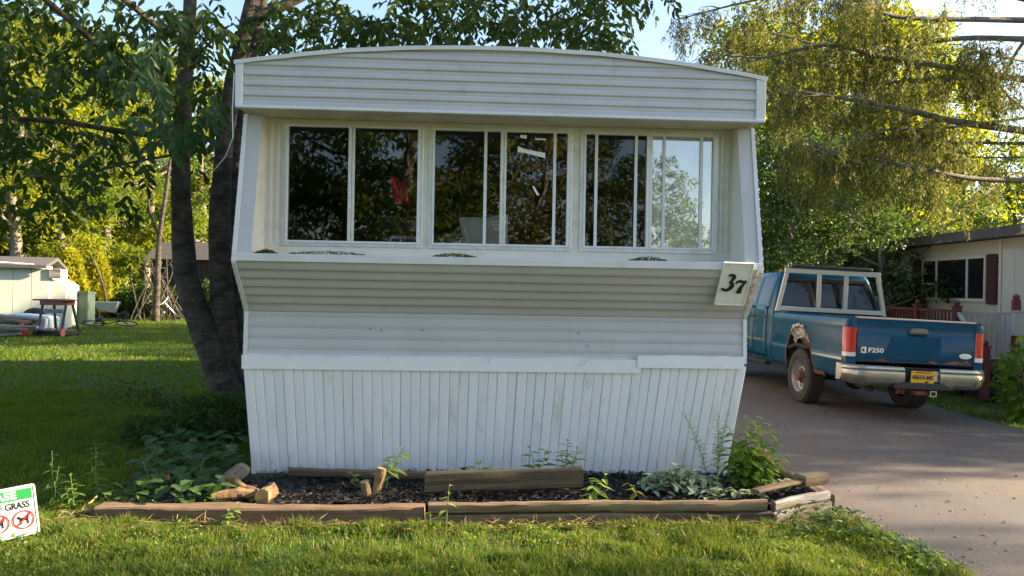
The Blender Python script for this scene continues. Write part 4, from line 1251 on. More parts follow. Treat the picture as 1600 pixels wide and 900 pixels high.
b = MB(); b.prism([(-.13, 0), (.10, 0), (.085, .07), (-.02, .22), (-.06, .20)], 1, -.03, .04)
o = b.build('wood_wedge', m_timber_red, bevel=.01, loc=p, rot=(R(-8), R(4), .3)); tag(o, 'brown pointed wooden wedge standing among the weeds', 'wood piece')

# ------------------------------------------------------------------ leaves and plants
LEAF = {}
def leaf_me(shape, mat):
    key = (shape, mat.name)
    if key in LEAF: return LEAF[key]
    prof = {'oval': [(0, .03), (.15, .30), (.38, .50), (.62, .44), (.84, .20), (1, .0)],
            'lance': [(0, .06), (.2, .42), (.45, .5), (.7, .34), (.88, .15), (1, .0)],
            'heart': [(-.06, .22), (.10, .48), (.32, .50), (.60, .38), (.84, .16), (1, .0)],
            'lobed': [(0, .10), (.16, .42), (.30, .34), (.46, .50), (.62, .32), (.80, .28), (1, .0)]}[shape]
    b = MB()
    L_ = [(-w, t, .16 * w - .22 * t * t) for t, w in prof]; C_ = [(0, t, -.22 * t * t) for t, w in prof]; R_ = [(w, t, .16 * w - .22 * t * t) for t, w in prof]
    b.grid([L_, C_]); b.grid([C_, R_])
    me = b.mesh('leaf', mat, True)
    LEAF[key] = me
    return me
def put_leaf(parent, me, pos, d, L, W, up=Vector((0, 0, 1)), roll=0.0, name='leaf'):
    d = Vector(d).normalized(); s = d.cross(up)
    s = s.normalized() if s.length > 1e-4 else Vector((1, 0, 0))
    nn = s.cross(d)
    m = Matrix(((s.x * W, d.x * L, nn.x * L, pos[0]), (s.y * W, d.y * L, nn.y * L, pos[1]), (s.z * W, d.z * L, nn.z * L, pos[2]), (0, 0, 0, 1)))
    if roll: m = m @ Matrix.Rotation(roll, 4, 'Y')
    o = bpy.data.objects.new(name, me); link(o, parent); o.matrix_local = m
    return o
m_stem = M('green_stem', (.13, .19, .05), .7, .2)
m_twig = M('brown_twig', (.12, .08, .045), .9, .25)
def plant(name, label, base, stems, nleaf, L, ratio, mat, shape='oval', cat='plant', droop=-.1, start=.15, stem_r=.004, stem_mat=None, pairs=False, seed=0, group=None):
    """stems: list of (dx, dy, dz) tip offsets"""
    rr = random.Random(seed + 100)
    root = empty(name, base); tag(root, label, cat, group)
    me = leaf_me(shape, mat)
    for si, tip in enumerate(stems):
        tip = Vector(tip); b0 = Vector((rr.uniform(-.02, .02), rr.uniform(-.02, .02), -.02))
        bend = Vector((-tip.y, tip.x, 0)) * rr.uniform(-.15, .15)
        pts = [b0.lerp(tip, t) + bend * math.sin(t * math.pi) + Vector((tip.x, tip.y, 0)) * (t * t - t) * .5 for t in (0, .25, .5, .75, 1)]
        MB().tube(pts, [stem_r, stem_r * .9, stem_r * .8, stem_r * .6, stem_r * .4], 5).build('stem', stem_mat or m_stem, root)
        a = rr.uniform(0, 6.28)
        for k in range(nleaf):
            t = start + (1 - start) * (k + .5) / nleaf; f = t * 4; i = min(int(f), 3)
            q = pts[i].lerp(pts[i + 1], f - i)
            a += 2.4 if not pairs else (math.pi if k % 2 else math.pi + 1.57)
            sz = rr.uniform(*L) * (1 - .45 * max(0, t - .55) / .45) * (.75 + .25 * min(1, t / .4))
            d = Vector((math.cos(a), math.sin(a), rr.uniform(-.1, .35) + droop + .5 * max(0, t - .7)))
            put_leaf(root, me, q, d, sz, sz * ratio * rr.uniform(.85, 1.15))
    return root
plant('tall_weed', 'tall upright weed with narrow leaves at the end of the timber', PG(152, 786), [(-.03, .02, .43)], 30, (.10, .13), .20, lf_weed, 'lance', 'weed', -.05, .10, seed=1)
plant('tall_weed', 'narrow-leaved weed right beside the lawn sign', PG(84, 792), [(-.02, .0, .40), (.05, -.03, .30)], 20, (.08, .11), .22, lf_dkweed, 'lance', 'weed', -.1, .10, seed=2)
plant('leafy_weed', 'bushy low weed between the sign and the tall weed', PG(112, 800), [(.0, -.02, .26), (.06, -.05, .20), (-.05, 0, .18)], 12, (.07, .11), .30, lf_weed, 'oval', 'weed', 0, .15, seed=3)
plant('sapling', 'young sapling with broad leaves beside the forked stump', bedp(598, 762), [(.16, .05, .31), (.06, .02, .20)], 9, (.13, .17), .58, lf_weed_lt, 'oval', 'sapling', -.1, .35, seed=4)
plant('small_weed', 'two-leaved seedling before the forked stump', bedp(560, 758), [(-.06, .0, .10)], 4, (.08, .10), .55, lf_weed, 'oval', 'weed', 0, .3, seed=5)
plant('small_weed', 'small broad-leaved weed above the short dark timber', bedp(745, 762), [(-.07, .02, .17), (.03, .02, .22), (.10, 0, .17)], 5, (.10, .14), .60, lf_weed, 'oval', 'weed', 0, .35, seed=6)
plant('small_weed', 'slender broad-leaved weed by the skirting behind the short timber', bedp(842, 757), [(-.08, .02, .30), (.06, .02, .28)], 7, (.10, .14), .52, lf_weed, 'oval', 'weed', 0, .3, seed=7)
plant('narrow_weed', 'feathery weed at the end of the short dark timber', bedp(886, 760), [(.0, .02, .36), (-.06, .02, .28), (.08, .0, .30)], 18, (.09, .13), .22, lf_weed, 'lance', 'weed', 0, .2, seed=8)
plant('pale_weed', 'pale drooping weed just past the short dark timber', bedp(932, 786), [(.0, .0, .18), (.06, -.02, .22), (-.04, -.02, .15)], 6, (.10, .14), .42, lf_weed_lt, 'oval', 'weed', -.2, .3, seed=9)
plant('yellow_weed', 'yellowing drooping leaf sprig in the mulch', bedp(998, 780), [(-.09, -.03, .13)], 6, (.09, .13), .38, lf_yweed, 'lance', 'weed', -.35, .4, seed=10)
plant('thin_weed', 'thin pale weed growing in front of the timber joint', PG(694, 836), [(.03, .0, .34)], 7, (.06, .10), .42, lf_weed_lt, 'oval', 'weed', -.2, .25, seed=11)
plant('small_weed', 'little weed at the foot of the timber joint', PG(672, 832), [(.0, .0, .14), (.07, 0, .10)], 5, (.06, .08), .5, lf_weed, 'oval', 'weed', 0, .3, seed=12)
plant('small_weed', 'small bright weed in front of the long reddish timber', PG(352, 826), [(.02, .02, .12), (.10, .0, .18)], 6, (.05, .07), .6, lf_weed_lt, 'heart', 'weed', 0, .3, seed=13)
plant('wispy_weed', 'wispy leaning weed before the corner of the skirting', bedp(1108, 752), [(-.22, .0, .56)], 60, (.05, .085), .20, lf_silver, 'lance', 'weed', .35, .15, .003, seed=14)
plant('wispy_weed', 'upright wispy weed rising behind the leafy bush', bedp(1118, 752), [(.02, .02, .55), (.10, .05, .56), (.04, -.02, .44)], 46, (.05, .09), .20, lf_silver, 'lance', 'weed', .35, .15, .003, seed=15)
plant('leafy_bush', 'bright leafy bush at the driveway corner of the bed', bedp(1165, 766), [(.0, .0, .60), (.14, .02, .54), (-.14, .0, .50), (.26, -.02, .40), (.06, -.16, .44), (-.08, -.14, .36), (.26, .06, .48), (.18, -.14, .28), (-.20, -.06, .36), (.10, .08, .58), (.30, .0, .28)], 20, (.11, .16), .50, lf_bush, 'oval', 'bush', -.25, .2, .005, seed=16)
rr = random.Random(4)
def clump(name, label, n, fn, L, ratio, mat, shape, cat, seed=0):
    rr = random.Random(seed); pts = [fn(rr) for _ in range(n)]
    c = sum(pts, Vector()) / n; c.z = min(p.z for p in pts)
    root = empty(name, c); tag(root, label, cat); me = leaf_me(shape, mat)
    for p in pts:
        a = rr.uniform(0, 6.28); sz = rr.uniform(*L)
        put_leaf(root, me, p - c, (math.cos(a), math.sin(a) - .35, rr.uniform(-.5, .35)), sz, sz * ratio)
    b = MB()
    for p in pts[::3]:
        q = p - c; b.tube([(q.x * .6, q.y * .6, 0), (q.x * .9, q.y * .9, q.z * .6), tuple(q)], .003, 4)
    b.build('stems', m_stem, root)['kind'] = 'stuff'
    return root
def dome(px, py, rx, ry, h):
    c = bedp(px, py)
    def f(r_):
        a, t = r_.uniform(0, 6.28), math.sqrt(r_.random()); z = h * (1 - t * t) * r_.uniform(.65, 1.05) + .03
        return c + Vector((math.cos(a) * t * rx, math.sin(a) * t * ry, z))
    return f
clump('silver_groundcover', 'mound of silvery-leaved plants by the wispy weeds', 210, dome(1062, 768, .34, .17, .17), (.05, .085), .62, lf_silver, 'heart', 'plant', 3)
clump('silver_groundcover', 'loose silvery sprigs in the mulch behind the edging board', 46, dome(1135, 782, .30, .08, .07), (.045, .075), .62, lf_silver, 'heart', 'plant', 5)
clump('silver_groundcover', 'small silvery sprigs in the driveway corner of the bed', 46, dome(1216, 768, .20, .10, .07), (.04, .07), .62, lf_silver, 'heart', 'plant', 6)
def patch(px0, px1, py0, py1, h):
    def f(r_):
        p = PG(r_.uniform(px0, px1), r_.uniform(py0, py1)); return p + Vector((0, 0, r_.uniform(.03, h)))
    return f
clump('broadleaf_weeds', 'patch of dark broad-leaved weeds beside the log chunks', 120, patch(205, 345, 752, 806, .22), (.09, .15), .85, lf_dkweed, 'lobed', 'weeds', 7)
clump('broadleaf_weeds', 'patch of shaded broad-leaved weeds around the wooden wedge', 110, patch(230, 372, 700, 752, .26), (.10, .16), .85, lf_dkweed, 'lobed', 'weeds', 8)
clump('broadleaf_weeds', 'low leafy weeds along the end of the long timber', 60, patch(150, 240, 778, 806, .12), (.07, .11), .7, lf_weed, 'oval', 'weeds', 9)
clump('bright_weeds', 'bright little weeds at the log end', 30, patch(385, 425, 786, 812, .10), (.03, .055), .7, lf_weed_lt, 'lobed', 'weeds', 10)
clump('corner_weeds', 'ragged weeds outside the driveway corner of the bed', 130, patch(1215, 1345, 806, 848, .12), (.035, .07), .6, lf_dkweed, 'oval', 'weeds', 11)
clump('verge_weeds', 'bright creeping weeds along the lawn edge of the driveway', 130, lambda r_: (lambda y: Vector((drive_left(y) - .25 * r_.random() ** 1.5, y, r_.uniform(.02, .09))))(r_.uniform(4.3, 5.3)), (.03, .06), .7, lf_weed_lt, 'oval', 'weeds', 12)
# twiggy shrub in front of the tree
def twig_shrub():
    base = PG(300, 668); root = empty('twiggy_shrub', base); tag(root, 'thin dark shrub with arching twigs below the tree', 'shrub')
    r_ = random.Random(21); b = MB(); pos = []
    for k in range(13):
        a = r_.uniform(2.2, 4.4) if k < 9 else r_.uniform(-.5, .8); L = r_.uniform(.45, .95); p = Vector((r_.uniform(-.08, .1), r_.uniform(-.05, .05), -.02)); pts = [p.copy()]
        d = Vector((math.cos(a) * .5, math.sin(a) * .25, 1)).normalized()
        for s in range(8):
            p = p + d * L / 6; d = (d + Vector((math.cos(a) * .22, 0, -.16)) + Vector((r_.gauss(0, .08), r_.gauss(0, .08), 0))).normalized(); pts.append(p.copy())
            for _ in range(10): pos.append(p + Vector((r_.gauss(0, .05), r_.gauss(0, .05), r_.gauss(0, .05))))
        b.tube(pts, [.008 - .0008 * s for s in range(9)], 4)
    b.build('twigs', m_twig, root)
    rg = np.random.default_rng(2); pos = np.array([tuple(p) for p in pos]); ax = unit(rg.normal(size=pos.shape))
    V, F = leaf_cloud(pos, ax, rg.uniform(.03, .06, len(pos)), rg.uniform(.018, .03, len(pos)), rg)
    o = bpy.data.objects.new('foliage', np_mesh('foliage', V, F, lf_dark)); link(o, root); o['kind'] = 'stuff'
twig_shrub()
def leaf_bush(name, label, c, rad, n, L, mat, seed, cat='bush'):
    rg = np.random.default_rng(seed); root = empty(name, (c[0], c[1], gz(c[0], c[1]))); tag(root, label, cat)
    d = unit(rg.normal(size=(n, 3))); q = rg.uniform(.25, 1, n) ** .5
    lump = 1 + .28 * np.array([mnoise.noise(Vector(v) * 2.2 + Vector((seed, 0, 0))) for v in d])
    pos = d * (q * lump)[:, None] * np.array(rad) + np.array([0, 0, rad[2] * .95]); pos[:, 2] = np.maximum(pos[:, 2], .03)
    V, F = leaf_cloud(pos, unit(d + rg.normal(size=(n, 3)) * .7 + np.array([0, 0, -.2])), rg.uniform(*L, n), rg.uniform(L[0] * .45, L[1] * .6, n), rg, shape='oval')
    b = MB()
    for k in range(12):
        v = Vector(d[k]); v.z = abs(v.z) + .3; b.tube([(0, 0, 0), tuple(Vector((v.x * rad[0] * .4, v.y * rad[1] * .4, v.z * rad[2] * .7))), tuple(Vector((v.x * rad[0] * .8, v.y * rad[1] * .8, v.z * rad[2] * 1.2)))], [.02, .012, .006], 5)
    b.build('branches', m_twig, root)
    o = bpy.data.objects.new('foliage', np_mesh('foliage', V, F, mat)); link(o, root); o['kind'] = 'stuff'
    return root
q = PG(340, 690); leaf_bush('shade_shrub', 'dark low shrub at the foot of the tree by the skirting', (q.x, q.y), (.42, .35, .26), 1500, (.04, .08), lf_dark, 31)
q = PG(250, 690); leaf_bush('shade_shrub', 'dark ground shrub on the lawn before the tree', (q.x, q.y), (.45, .30, .13), 900, (.04, .07), lf_dark, 32)
q = P(1592, 600, 10.6); leaf_bush('corner_shrub', 'light green shrub on the lawn at the edge of the photo beyond the truck', (q.x + .10, q.y), (.34, .34, .56), 520, (.09, .17), lf_bush, 33)

# ------------------------------------------------------------------ lawn sign
m_signw = M('sign_white', (.80, .80, .78), .4, .03); m_signg = M('sign_green', (.03, .30, .08), .4, .05)
m_signr = M('sign_red', (.70, .03, .025), .4, .05)
SWd, SHt = .40, .315
tr_ = P(66, 752, 4.72)
syaw = R(30)
sg = empty('lawn_sign', (tr_.x, tr_.y, 0), (0, R(-6.5), syaw)); tag(sg, 'small white lawn sign with green band asking to keep off the grass', 'sign')
zt_ = tr_.z - .004
def rrect(x0, x1, z0, z1, rad, n=5):
    out = []
    for cx, cz, a0 in ((x1 - rad, z1 - rad, 0), (x0 + rad, z1 - rad, 90), (x0 + rad, z0 + rad, 180), (x1 - rad, z0 + rad, 270)):
        for k in range(n + 1):
            a = R(a0 + 90 * k / n); out.append((cx + rad * math.cos(a), cz + rad * math.sin(a)))
    return out
MB().prism(rrect(-SWd, 0, zt_ - SHt, zt_, .018), 1, -.003, .003).build('panel', m_signw, sg)
b = MB(); o_ = rrect(-SWd + .010, -.010, zt_ - SHt + .010, zt_ - .010, .012); i_ = rrect(-SWd + .0135, -.0135, zt_ - SHt + .0135, zt_ - .0135, .009)
b.grid([[(p[0], -.0042, p[1]) for p in o_ + o_[:1]], [(p[0], -.0042, p[1]) for p in i_ + i_[:1]]]); b.build('border_line', m_black, sg)
MB().box((-SWd + .020, -.0046, zt_ - .085), (-.020, -.0034, zt_ - .020)).build('green_band', m_signg, sg)
text_obj('PLEASE', .062, m_signw, sg, (-SWd / 2 - .01, -.0052, zt_ - .053), ext=.0004, sx=1.12, bold=.0022)
text_obj('KEEP OFF GRASS', .058, m_black, sg, (-SWd / 2, -.0046, zt_ - .120), ext=.0004, sx=.76, bold=.0010)
m_redline = m_signr
for k in range(3):
    cx, cz, rad = -.078 - .130 * k, zt_ - .210, .058
    b = MB(); A_ = np.linspace(0, 2 * math.pi, 33)
    b.grid([[(cx + rad * math.cos(a), -.0062, cz + rad * math.sin(a)) for a in A_], [(cx + (rad - .008) * math.cos(a), -.0062, cz + (rad - .008) * math.sin(a)) for a in A_]])
    c_ = rad * .70; b.add([(cx - c_, -.0066, cz - c_ + .006), (cx - c_ + .006, -.0066, cz - c_), (cx + c_, -.0066, cz + c_ - .006), (cx + c_ - .006, -.0066, cz + c_)], [(0, 1, 2, 3)])
    b.build('red_circle', m_signr, sg)
    b = MB()       # small dog silhouette
    pts = [(-.034, .010), (-.030, .022), (-.020, .024), (-.014, .014), (.014, .012), (.024, .018), (.028, .032), (.034, .034), (.032, .020), (.026, .004), (.026, -.030), (.018, -.030), (.016, -.008), (-.008, -.008), (-.012, -.030), (-.020, -.030), (-.020, .002), (-.026, .006)]
    b.add([(cx + p[0], -.0052, cz + p[1]) for p in pts], [tuple(range(len(pts)))]); b.build('dog_silhouette', m_black, sg)
for x in (-SWd + .10, -.10): MB().tube([(x, .006, zt_ - .02), (x, .006, -.05)], .004, 6).build('stake', m_alu, sg)
# ------------------------------------------------------------------ the big tree beside the home
tree = empty('ash_tree', (P(366, 660, 8.6).x, 8.6, 0)); tag(tree, 'big forked tree with dark trunks and hanging leaves beside the white home', 'tree')
TB = tree.location.copy()
def path(pp, Zs):
    Zs = Zs if hasattr(Zs, '__len__') else [Zs] * len(pp)
    return [P(a, c, z) - TB for (a, c), z in zip(pp, Zs)]
def smooth_path(pts, n=4):
    out = []; m = len(pts) - 1
    for k in range(m):
        p0, p1, p2, p3 = pts[max(k - 1, 0)], pts[k], pts[k + 1], pts[min(k + 2, m)]
        for i in range(n):
            f = i / n
            out.append(.5 * ((2 * p1) + (-p0 + p2) * f + (2 * p0 - 5 * p1 + 4 * p2 - p3) * f * f + (-p0 + 3 * p1 - 3 * p2 + p3) * f ** 3))
    return out + [pts[-1]]
def limb(mb, pts, r0, r1, n=8, sm=4, wob=0.0, seed=0, flare=0):
    q = smooth_path([Vector(p) for p in pts], sm); m = len(q) - 1
    rad = [r0 + (r1 - r0) * (i / m) + flare * r0 * max(0, 1 - i / (m * .12)) ** 2 for i in range(m + 1)]
    if wob: q = [p + Vector((mnoise.noise((i * .4, seed, 0)), mnoise.noise((i * .4, seed, 5)), 0)) * wob for i, p in enumerate(q)]
    mb.tube(q, rad, n)
    return q
b = MB()
limb(b, path([(366, 690), (362, 640), (343, 575), (320, 520), (300, 465), (288, 410), (284, 350), (283, 290), (284, 235), (288, 150), (292, 60), (302, -60), (310, -200), (316, -330)], 8.6), .180, .05, 14, 5, .012, 1, .35)
for i, p in enumerate(b.v):
    q = Vector(p); d = .018 * mnoise.noise(Vector((q.x * 7, q.y * 7, q.z * 1.2))); b.v[i] = tuple(q + Vector((d, d, 0)))
b.build('trunk', m_bark, tree, smooth=True)
b = MB()
limb(b, path([(362, 600), (352, 540), (347, 470), (345, 400), (344, 330), (348, 250), (358, 175), (370, 100), (388, 30), (412, -70), (430, -200), (440, -340)], 8.7), .150, .05, 14, 5, .01, 2)
for i, p in enumerate(b.v):
    q = Vector(p); d = .016 * mnoise.noise(Vector((q.x * 7, q.y * 7, q.z * 1.2 + 9))); b.v[i] = tuple(q + Vector((d, d, 0)))
b.build('trunk', m_bark, tree, smooth=True)
b = MB(); limb(b, path([(372, 640), (370, 540), (364, 440), (362, 340), (372, 240), (388, 120), (420, -40)], 9.2), .12, .05, 10, 4, .01, 3); b.build('trunk', m_bark, tree, smooth=True)
BR = [([(286, 215), (200, 207), (110, 192), (0, 183), (-120, 170)], [8.6, 8.2, 7.9, 7.5, 7.2], .038, .015),
      ([(270, 242), (215, 252), (171, 262), (110, 275), (55, 279)], [8.6, 8.4, 8.2, 8.0, 7.8], .016, .006),
      ([(287, 170), (252, 150), (215, 120), (180, 98), (130, 50), (60, -10)], [8.6, 8.3, 8.0, 7.7, 7.4, 7.0], .06, .025),
      ([(292, 70), (245, 40), (180, -10), (80, -60)], [8.6, 8.2, 7.8, 7.4], .05, .02),
      ([(385, 35), (440, 10), (500, -20), (600, -70), (740, -80), (880, -40), (1010, -30)], [8.7, 8.8, 9.0, 9.2, 9.4, 9.4, 9.2], .07, .02),
      ([(412, -60), (520, -60), (600, -20), (640, 30)], [8.7, 9.4, 9.8, 10.0], .04, .012),
      ([(372, 95), (400, 80), (430, 70), (470, 55), (530, 48)], [8.7, 9.0, 9.2, 9.4, 9.6], .025, .008),
      ([(325, 235), (338, 225), (352, 222)], [8.5, 8.6, 8.7], .012, .008),
      ([(290, 110), (310, 85), (335, 60), (360, 40)], [8.6, 8.5, 8.4, 8.3], .02, .01),
      ([(900, -40), (930, 10), (950, 40)], [9.4, 9.2, 9.1], .012, .005),
      ([(760, -80), (800, -20), (830, 30)], [9.4, 9.2, 9.1], .015, .005)]
for pp, zz, r0, r1 in BR:
    b = MB(); limb(b, path(pp, zz), r0, r1, 7, 4, .02, len(pp)); b.build('branch', m_bark, tree, smooth=True)

def sprays(bases, r, Lr=(.26, .38), leaf=(.10, .16), wr=.40, droop=.75, out=None):
    """compound leaves: bases (n,3); returns arrays pos, axis, L, W of the leaflets"""
    n = len(bases)
    d = unit(np.stack([r.normal(size=n), r.normal(size=n) - .25, -np.abs(r.normal(size=n)) * droop - .15], 1))
    if out is not None: d = unit(d + out)
    LL = r.uniform(*Lr, n); side = unit(np.cross(d, np.array([0, 0, 1.0]))); pos = []; ax = []; sz = []
    for t, sg_ in ((.35, 1), (.37, -1), (.62, 1), (.64, -1), (.88, 1), (.90, -1), (1.0, 0)):
        sag = np.zeros((n, 3)); sag[:, 2] = -.12 * t * t * LL
        pos.append(bases + d * (LL * t)[:, None] + sag)
        a = unit(d * .55 + side * sg_ * .85 + np.array([0, 0, -.45]) + r.normal(size=(n, 3)) * .16); ax.append(a)
        sz.append(r.uniform(*leaf, n))
    pos, ax, sz = np.concatenate(pos), np.concatenate(ax), np.concatenate(sz)
    return pos, ax, sz, sz * wr
def pix_cloud(n, r, x, y, z, dens=None):
    out = []
    while len(out) < n:
        a, c = r.uniform(*x), r.uniform(*y)
        if dens is None or r.uniform() < dens(a, c): out.append(tuple(P(a, c, r.uniform(*z)) - TB))
    return np.array(out)
r = np.random.default_rng(11)
def blob(cs):
    def f(x, y): return max(math.exp(-((x - a) / sx) ** 2 - ((y - c) / sy) ** 2) * w for a, c, sx, sy, w in cs)
    return f
dl = blob([(60, 20, 90, 60, 1), (120, 90, 90, 45, .8), (280, 40, 60, 50, .8), (60, 140, 60, 40, .6), (40, 230, 75, 35, .6), (170, 245, 80, 28, .4), (110, 290, 75, 22, .45), (30, 310, 50, 25, .35), (205, 60, 70, 60, .9), (130, 200, 60, 25, .5),
           (240, 150, 60, 50, .7), (330, 30, 50, 40, .8), (340, 130, 30, 40, .6), (-40, 100, 70, 140, .9), (310, 90, 30, 60, .7)])
sets = [pix_cloud(540, r, (-120, 350), (-70, 330), (7.2, 9.6), dl)]
dr = blob([(430, 30, 45, 35, .75), (520, 25, 60, 35, .9), (610, 35, 65, 28, 1), (720, 10, 60, 45, 1), (820, 25, 60, 38, 1), (770, 50, 60, 20, .8), (930, 45, 35, 28, .8), (900, -10, 60, 25, .8), (950, 10, 25, 25, .6), (1005, -12, 25, 12, .7), (480, 75, 30, 15, .35)])
sets.append(pix_cloud(520, r, (395, 1040), (-90, 78), (8.2, 10.4), dr))
sets.append(pix_cloud(36, r, (352, 384), (190, 340), (9.6, 10.6)))
# canopy above the picture
n = 420; d = unit(r.normal(size=(n, 3))); q = r.uniform(.2, 1, n) ** .5
sets.append(d * q[:, None] * np.array([3.6, 3.0, 2.2]) + np.array([.3, .4, 7.9]))
pos, ax, sz, wd = sprays(np.concatenate(sets), r)
V, F = leaf_cloud(pos, ax, sz, wd, r, .14, 'oval')
o = bpy.data.objects.new('crown', np_mesh('crown', V, F, lf_ash)); link(o, tree); o['kind'] = 'stuff'
# the nearest hanging leaves, one by one
hb_ = blob([(160, 40, 30, 25, .8), (195, 65, 40, 40, 1), (230, 35, 30, 35, .8), (270, 125, 40, 25, .9), (300, 150, 35, 25, 1), (215, 185, 40, 20, .8), (265, 190, 45, 28, 1), (320, 180, 22, 30, .9), (240, 90, 30, 25, .7)])
hp = pix_cloud(42, r, (140, 345), (-5, 215), (6.7, 7.7), hb_)
pos, ax, sz, wd = sprays(hp, r, (.20, .30), (.12, .17), .42, 1.0)
me = leaf_me('oval', lf_ash_hero)
for p_, a_, s_, w_ in zip(pos, ax, sz, wd):
    upv = Vector((r.normal() * .4, -1.0 + r.normal() * .3, .7)); put_leaf(tree, me, p_, a_, s_, w_, upv)

# ------------------------------------------------------------------ generic leafy trees
def gen_tree(seed, H, Rd, base, nleaf, leaf, top=.35, nclump=110, thin=1.0):
    rg = np.random.default_rng(seed); rp = random.Random(seed)
    tb = MB(); tops = []
    tp = [Vector((0, 0, -.1))]
    for k in range(1, 8): tp.append(Vector((rp.gauss(0, .10) * k * .35, rp.gauss(0, .10) * k * .35, H * .9 * k / 7)))
    r0 = H * .020 * thin + .03
    limb(tb, tp, r0, r0 * .2, 9, 3, 0, seed, .4)
    nl = 15
    for k in range(nl):
        t = base / H + (.93 - base / H) * (k + .5) / nl; f = t / .9 * 7; i = min(int(f), 6); p = tp[i].lerp(tp[i + 1], min(1, f - i))
        a = k * 2.4 + rp.uniform(-.4, .4); u = (t - base / H) / (1 - base / H)
        L = Rd * (math.sin(math.pi * min(1, .22 + u * .75)) ** .8) * rp.uniform(.75, 1.1)
        up = rp.uniform(.1, .55) + .5 * u
        e = p + Vector((math.cos(a), math.sin(a), up)).normalized() * L
        m_ = p.lerp(e, .5) + Vector((0, 0, -.08 * L)); limb(tb, [p, m_, e], r0 * .38 * (1 - .5 * u), r0 * .07, 6, 3)
        for s in range(5):
            q0 = p.lerp(e, rp.uniform(.3, .95)); dd = Vector((rp.gauss(0, 1), rp.gauss(0, 1), rp.gauss(.25, .5))).normalized() * L * rp.uniform(.22, .45)
            tb.tube([q0, q0 + dd * .5 + Vector((0, 0, .03)), q0 + dd], [r0 * .12, r0 * .08, r0 * .03], 4, caps=False); tops.append(q0 + dd)
        tops.append(e)
    cl = [tops[i % len(tops)] for i in range(max(nclump, len(tops)))]
    per = nleaf // len(cl) + 1; pos = []; nrm = []
    for c in cl:
        c = np.array(c); rad = Rd * rp.uniform(.13, .26); d = unit(rg.normal(size=(per, 3))); q = rg.uniform(.1, 1, per) ** .45
        pos.append(c + rg.normal(size=3) * rad * .3 + d * (q * rad)[:, None] * np.array([1, 1, .62])); nrm.append(d)
    pos = np.concatenate(pos); nrm = np.concatenate(nrm); n = len(pos)
    ax = unit(nrm * np.array([1, 1, .4]) + rg.normal(size=(n, 3)) * .7 + np.array([0, 0, -.35]))
    V, F = leaf_cloud(pos, ax, rg.uniform(.7, 1.25, n) * leaf, rg.uniform(.4, .62, n) * leaf, rg)
    return tb.mesh('trunk', m_barkgrey, True), np_mesh('crown', V, F, lf_mid)
TREES = [gen_tree(101, 10, 3.4, 1.6, 9500, .20), gen_tree(102, 13, 4.0, 2.2, 11500, .22), gen_tree(103, 7.5, 3.0, .8, 9500, .17), gen_tree(104, 11, 3.2, 1.0, 10000, .20), gen_tree(105, 12, 3.6, 1.6, 5500, .24)]
def place_tree(kind, x, y, s, rz, mat, label, group=None, name='leafy_tree', sz=None):
    root = empty(name, (x, y, gz(x, y) - .02), (0, 0, rz)); root.scale = (s, s, sz or s); tag(root, label, 'tree', group)
    inst('trunk', TREES[kind][0], root)
    c = inst('crown', TREES[kind][1], root); c['kind'] = 'stuff'
    c.material_slots[0].link = 'OBJECT'; c.material_slots[0].material = mat
    return root
def at(px, Z):
    q = P(px, 500, Z); return q.x, q.y
def bgtree(kind, px, Z, s, mat, label, rz=None, sz=None, name='leafy_tree', group=None):
    x, y = at(px, Z); return place_tree(kind, x, y, s, rz if rz is not None else px * .013, mat, label, group, name, sz)
# trees behind the lawn on the left
for (kd, px, Z, sc, mt, lab) in (
    (1, 20, 33, 1.0, lf_yel, 'tall yellow-green tree right behind the white shed roof'),
    (0, 90, 36, 1.2, lf_mid, 'yellow-green sunlit tree rising behind the wider cedar'),
    (3, 165, 39, 1.2, lf_yel, 'sunlit tree above the leaning sapling'),
    (1, 228, 43, 1.05, lf_mid, 'tall sunlit tree behind the bare dead trunk'),
    (3, 310, 48, 1.35, lf_yel, 'sunlit tree seen between the two dark trunks'),
    (2, 348, 52, 1.4, lf_mid, 'tree seen between the forked trunk and the white home'),
    (1, -50, 36, 1.1, lf_mid, 'tall tree over the shed roof at the photo edge'),
    (1, 55, 42, 1.25, lf_mid, 'tall green tree between the shed and the cedars'),
    (1, 130, 46, 1.3, lf_yel, 'tall far tree behind the slimmer cedar'),
    (3, 200, 51, 1.5, lf_mid, 'far green tree behind the brush pile'),
    (1, 270, 55, 1.4, lf_yel, 'far tall tree over the dark shed'),
    (2, 62, 38, 1.0, lf_yel, 'low bushy tree beside the shed gutter end'),
    (2, 132, 41, .9, lf_mid, 'low bushy tree between the two cedars'),
    (2, 195, 44, 1.0, lf_mid, 'low bushy tree over the undergrowth shrub'),
    (2, 262, 48, 1.1, lf_mid, 'low bushy tree behind the dark shed roof'),
    (0, 420, 54, 1.2, lf_yel, 'sunlit tree behind the roof corner of the home')):
    bgtree(kd, px, Z, sc, mt, lab)
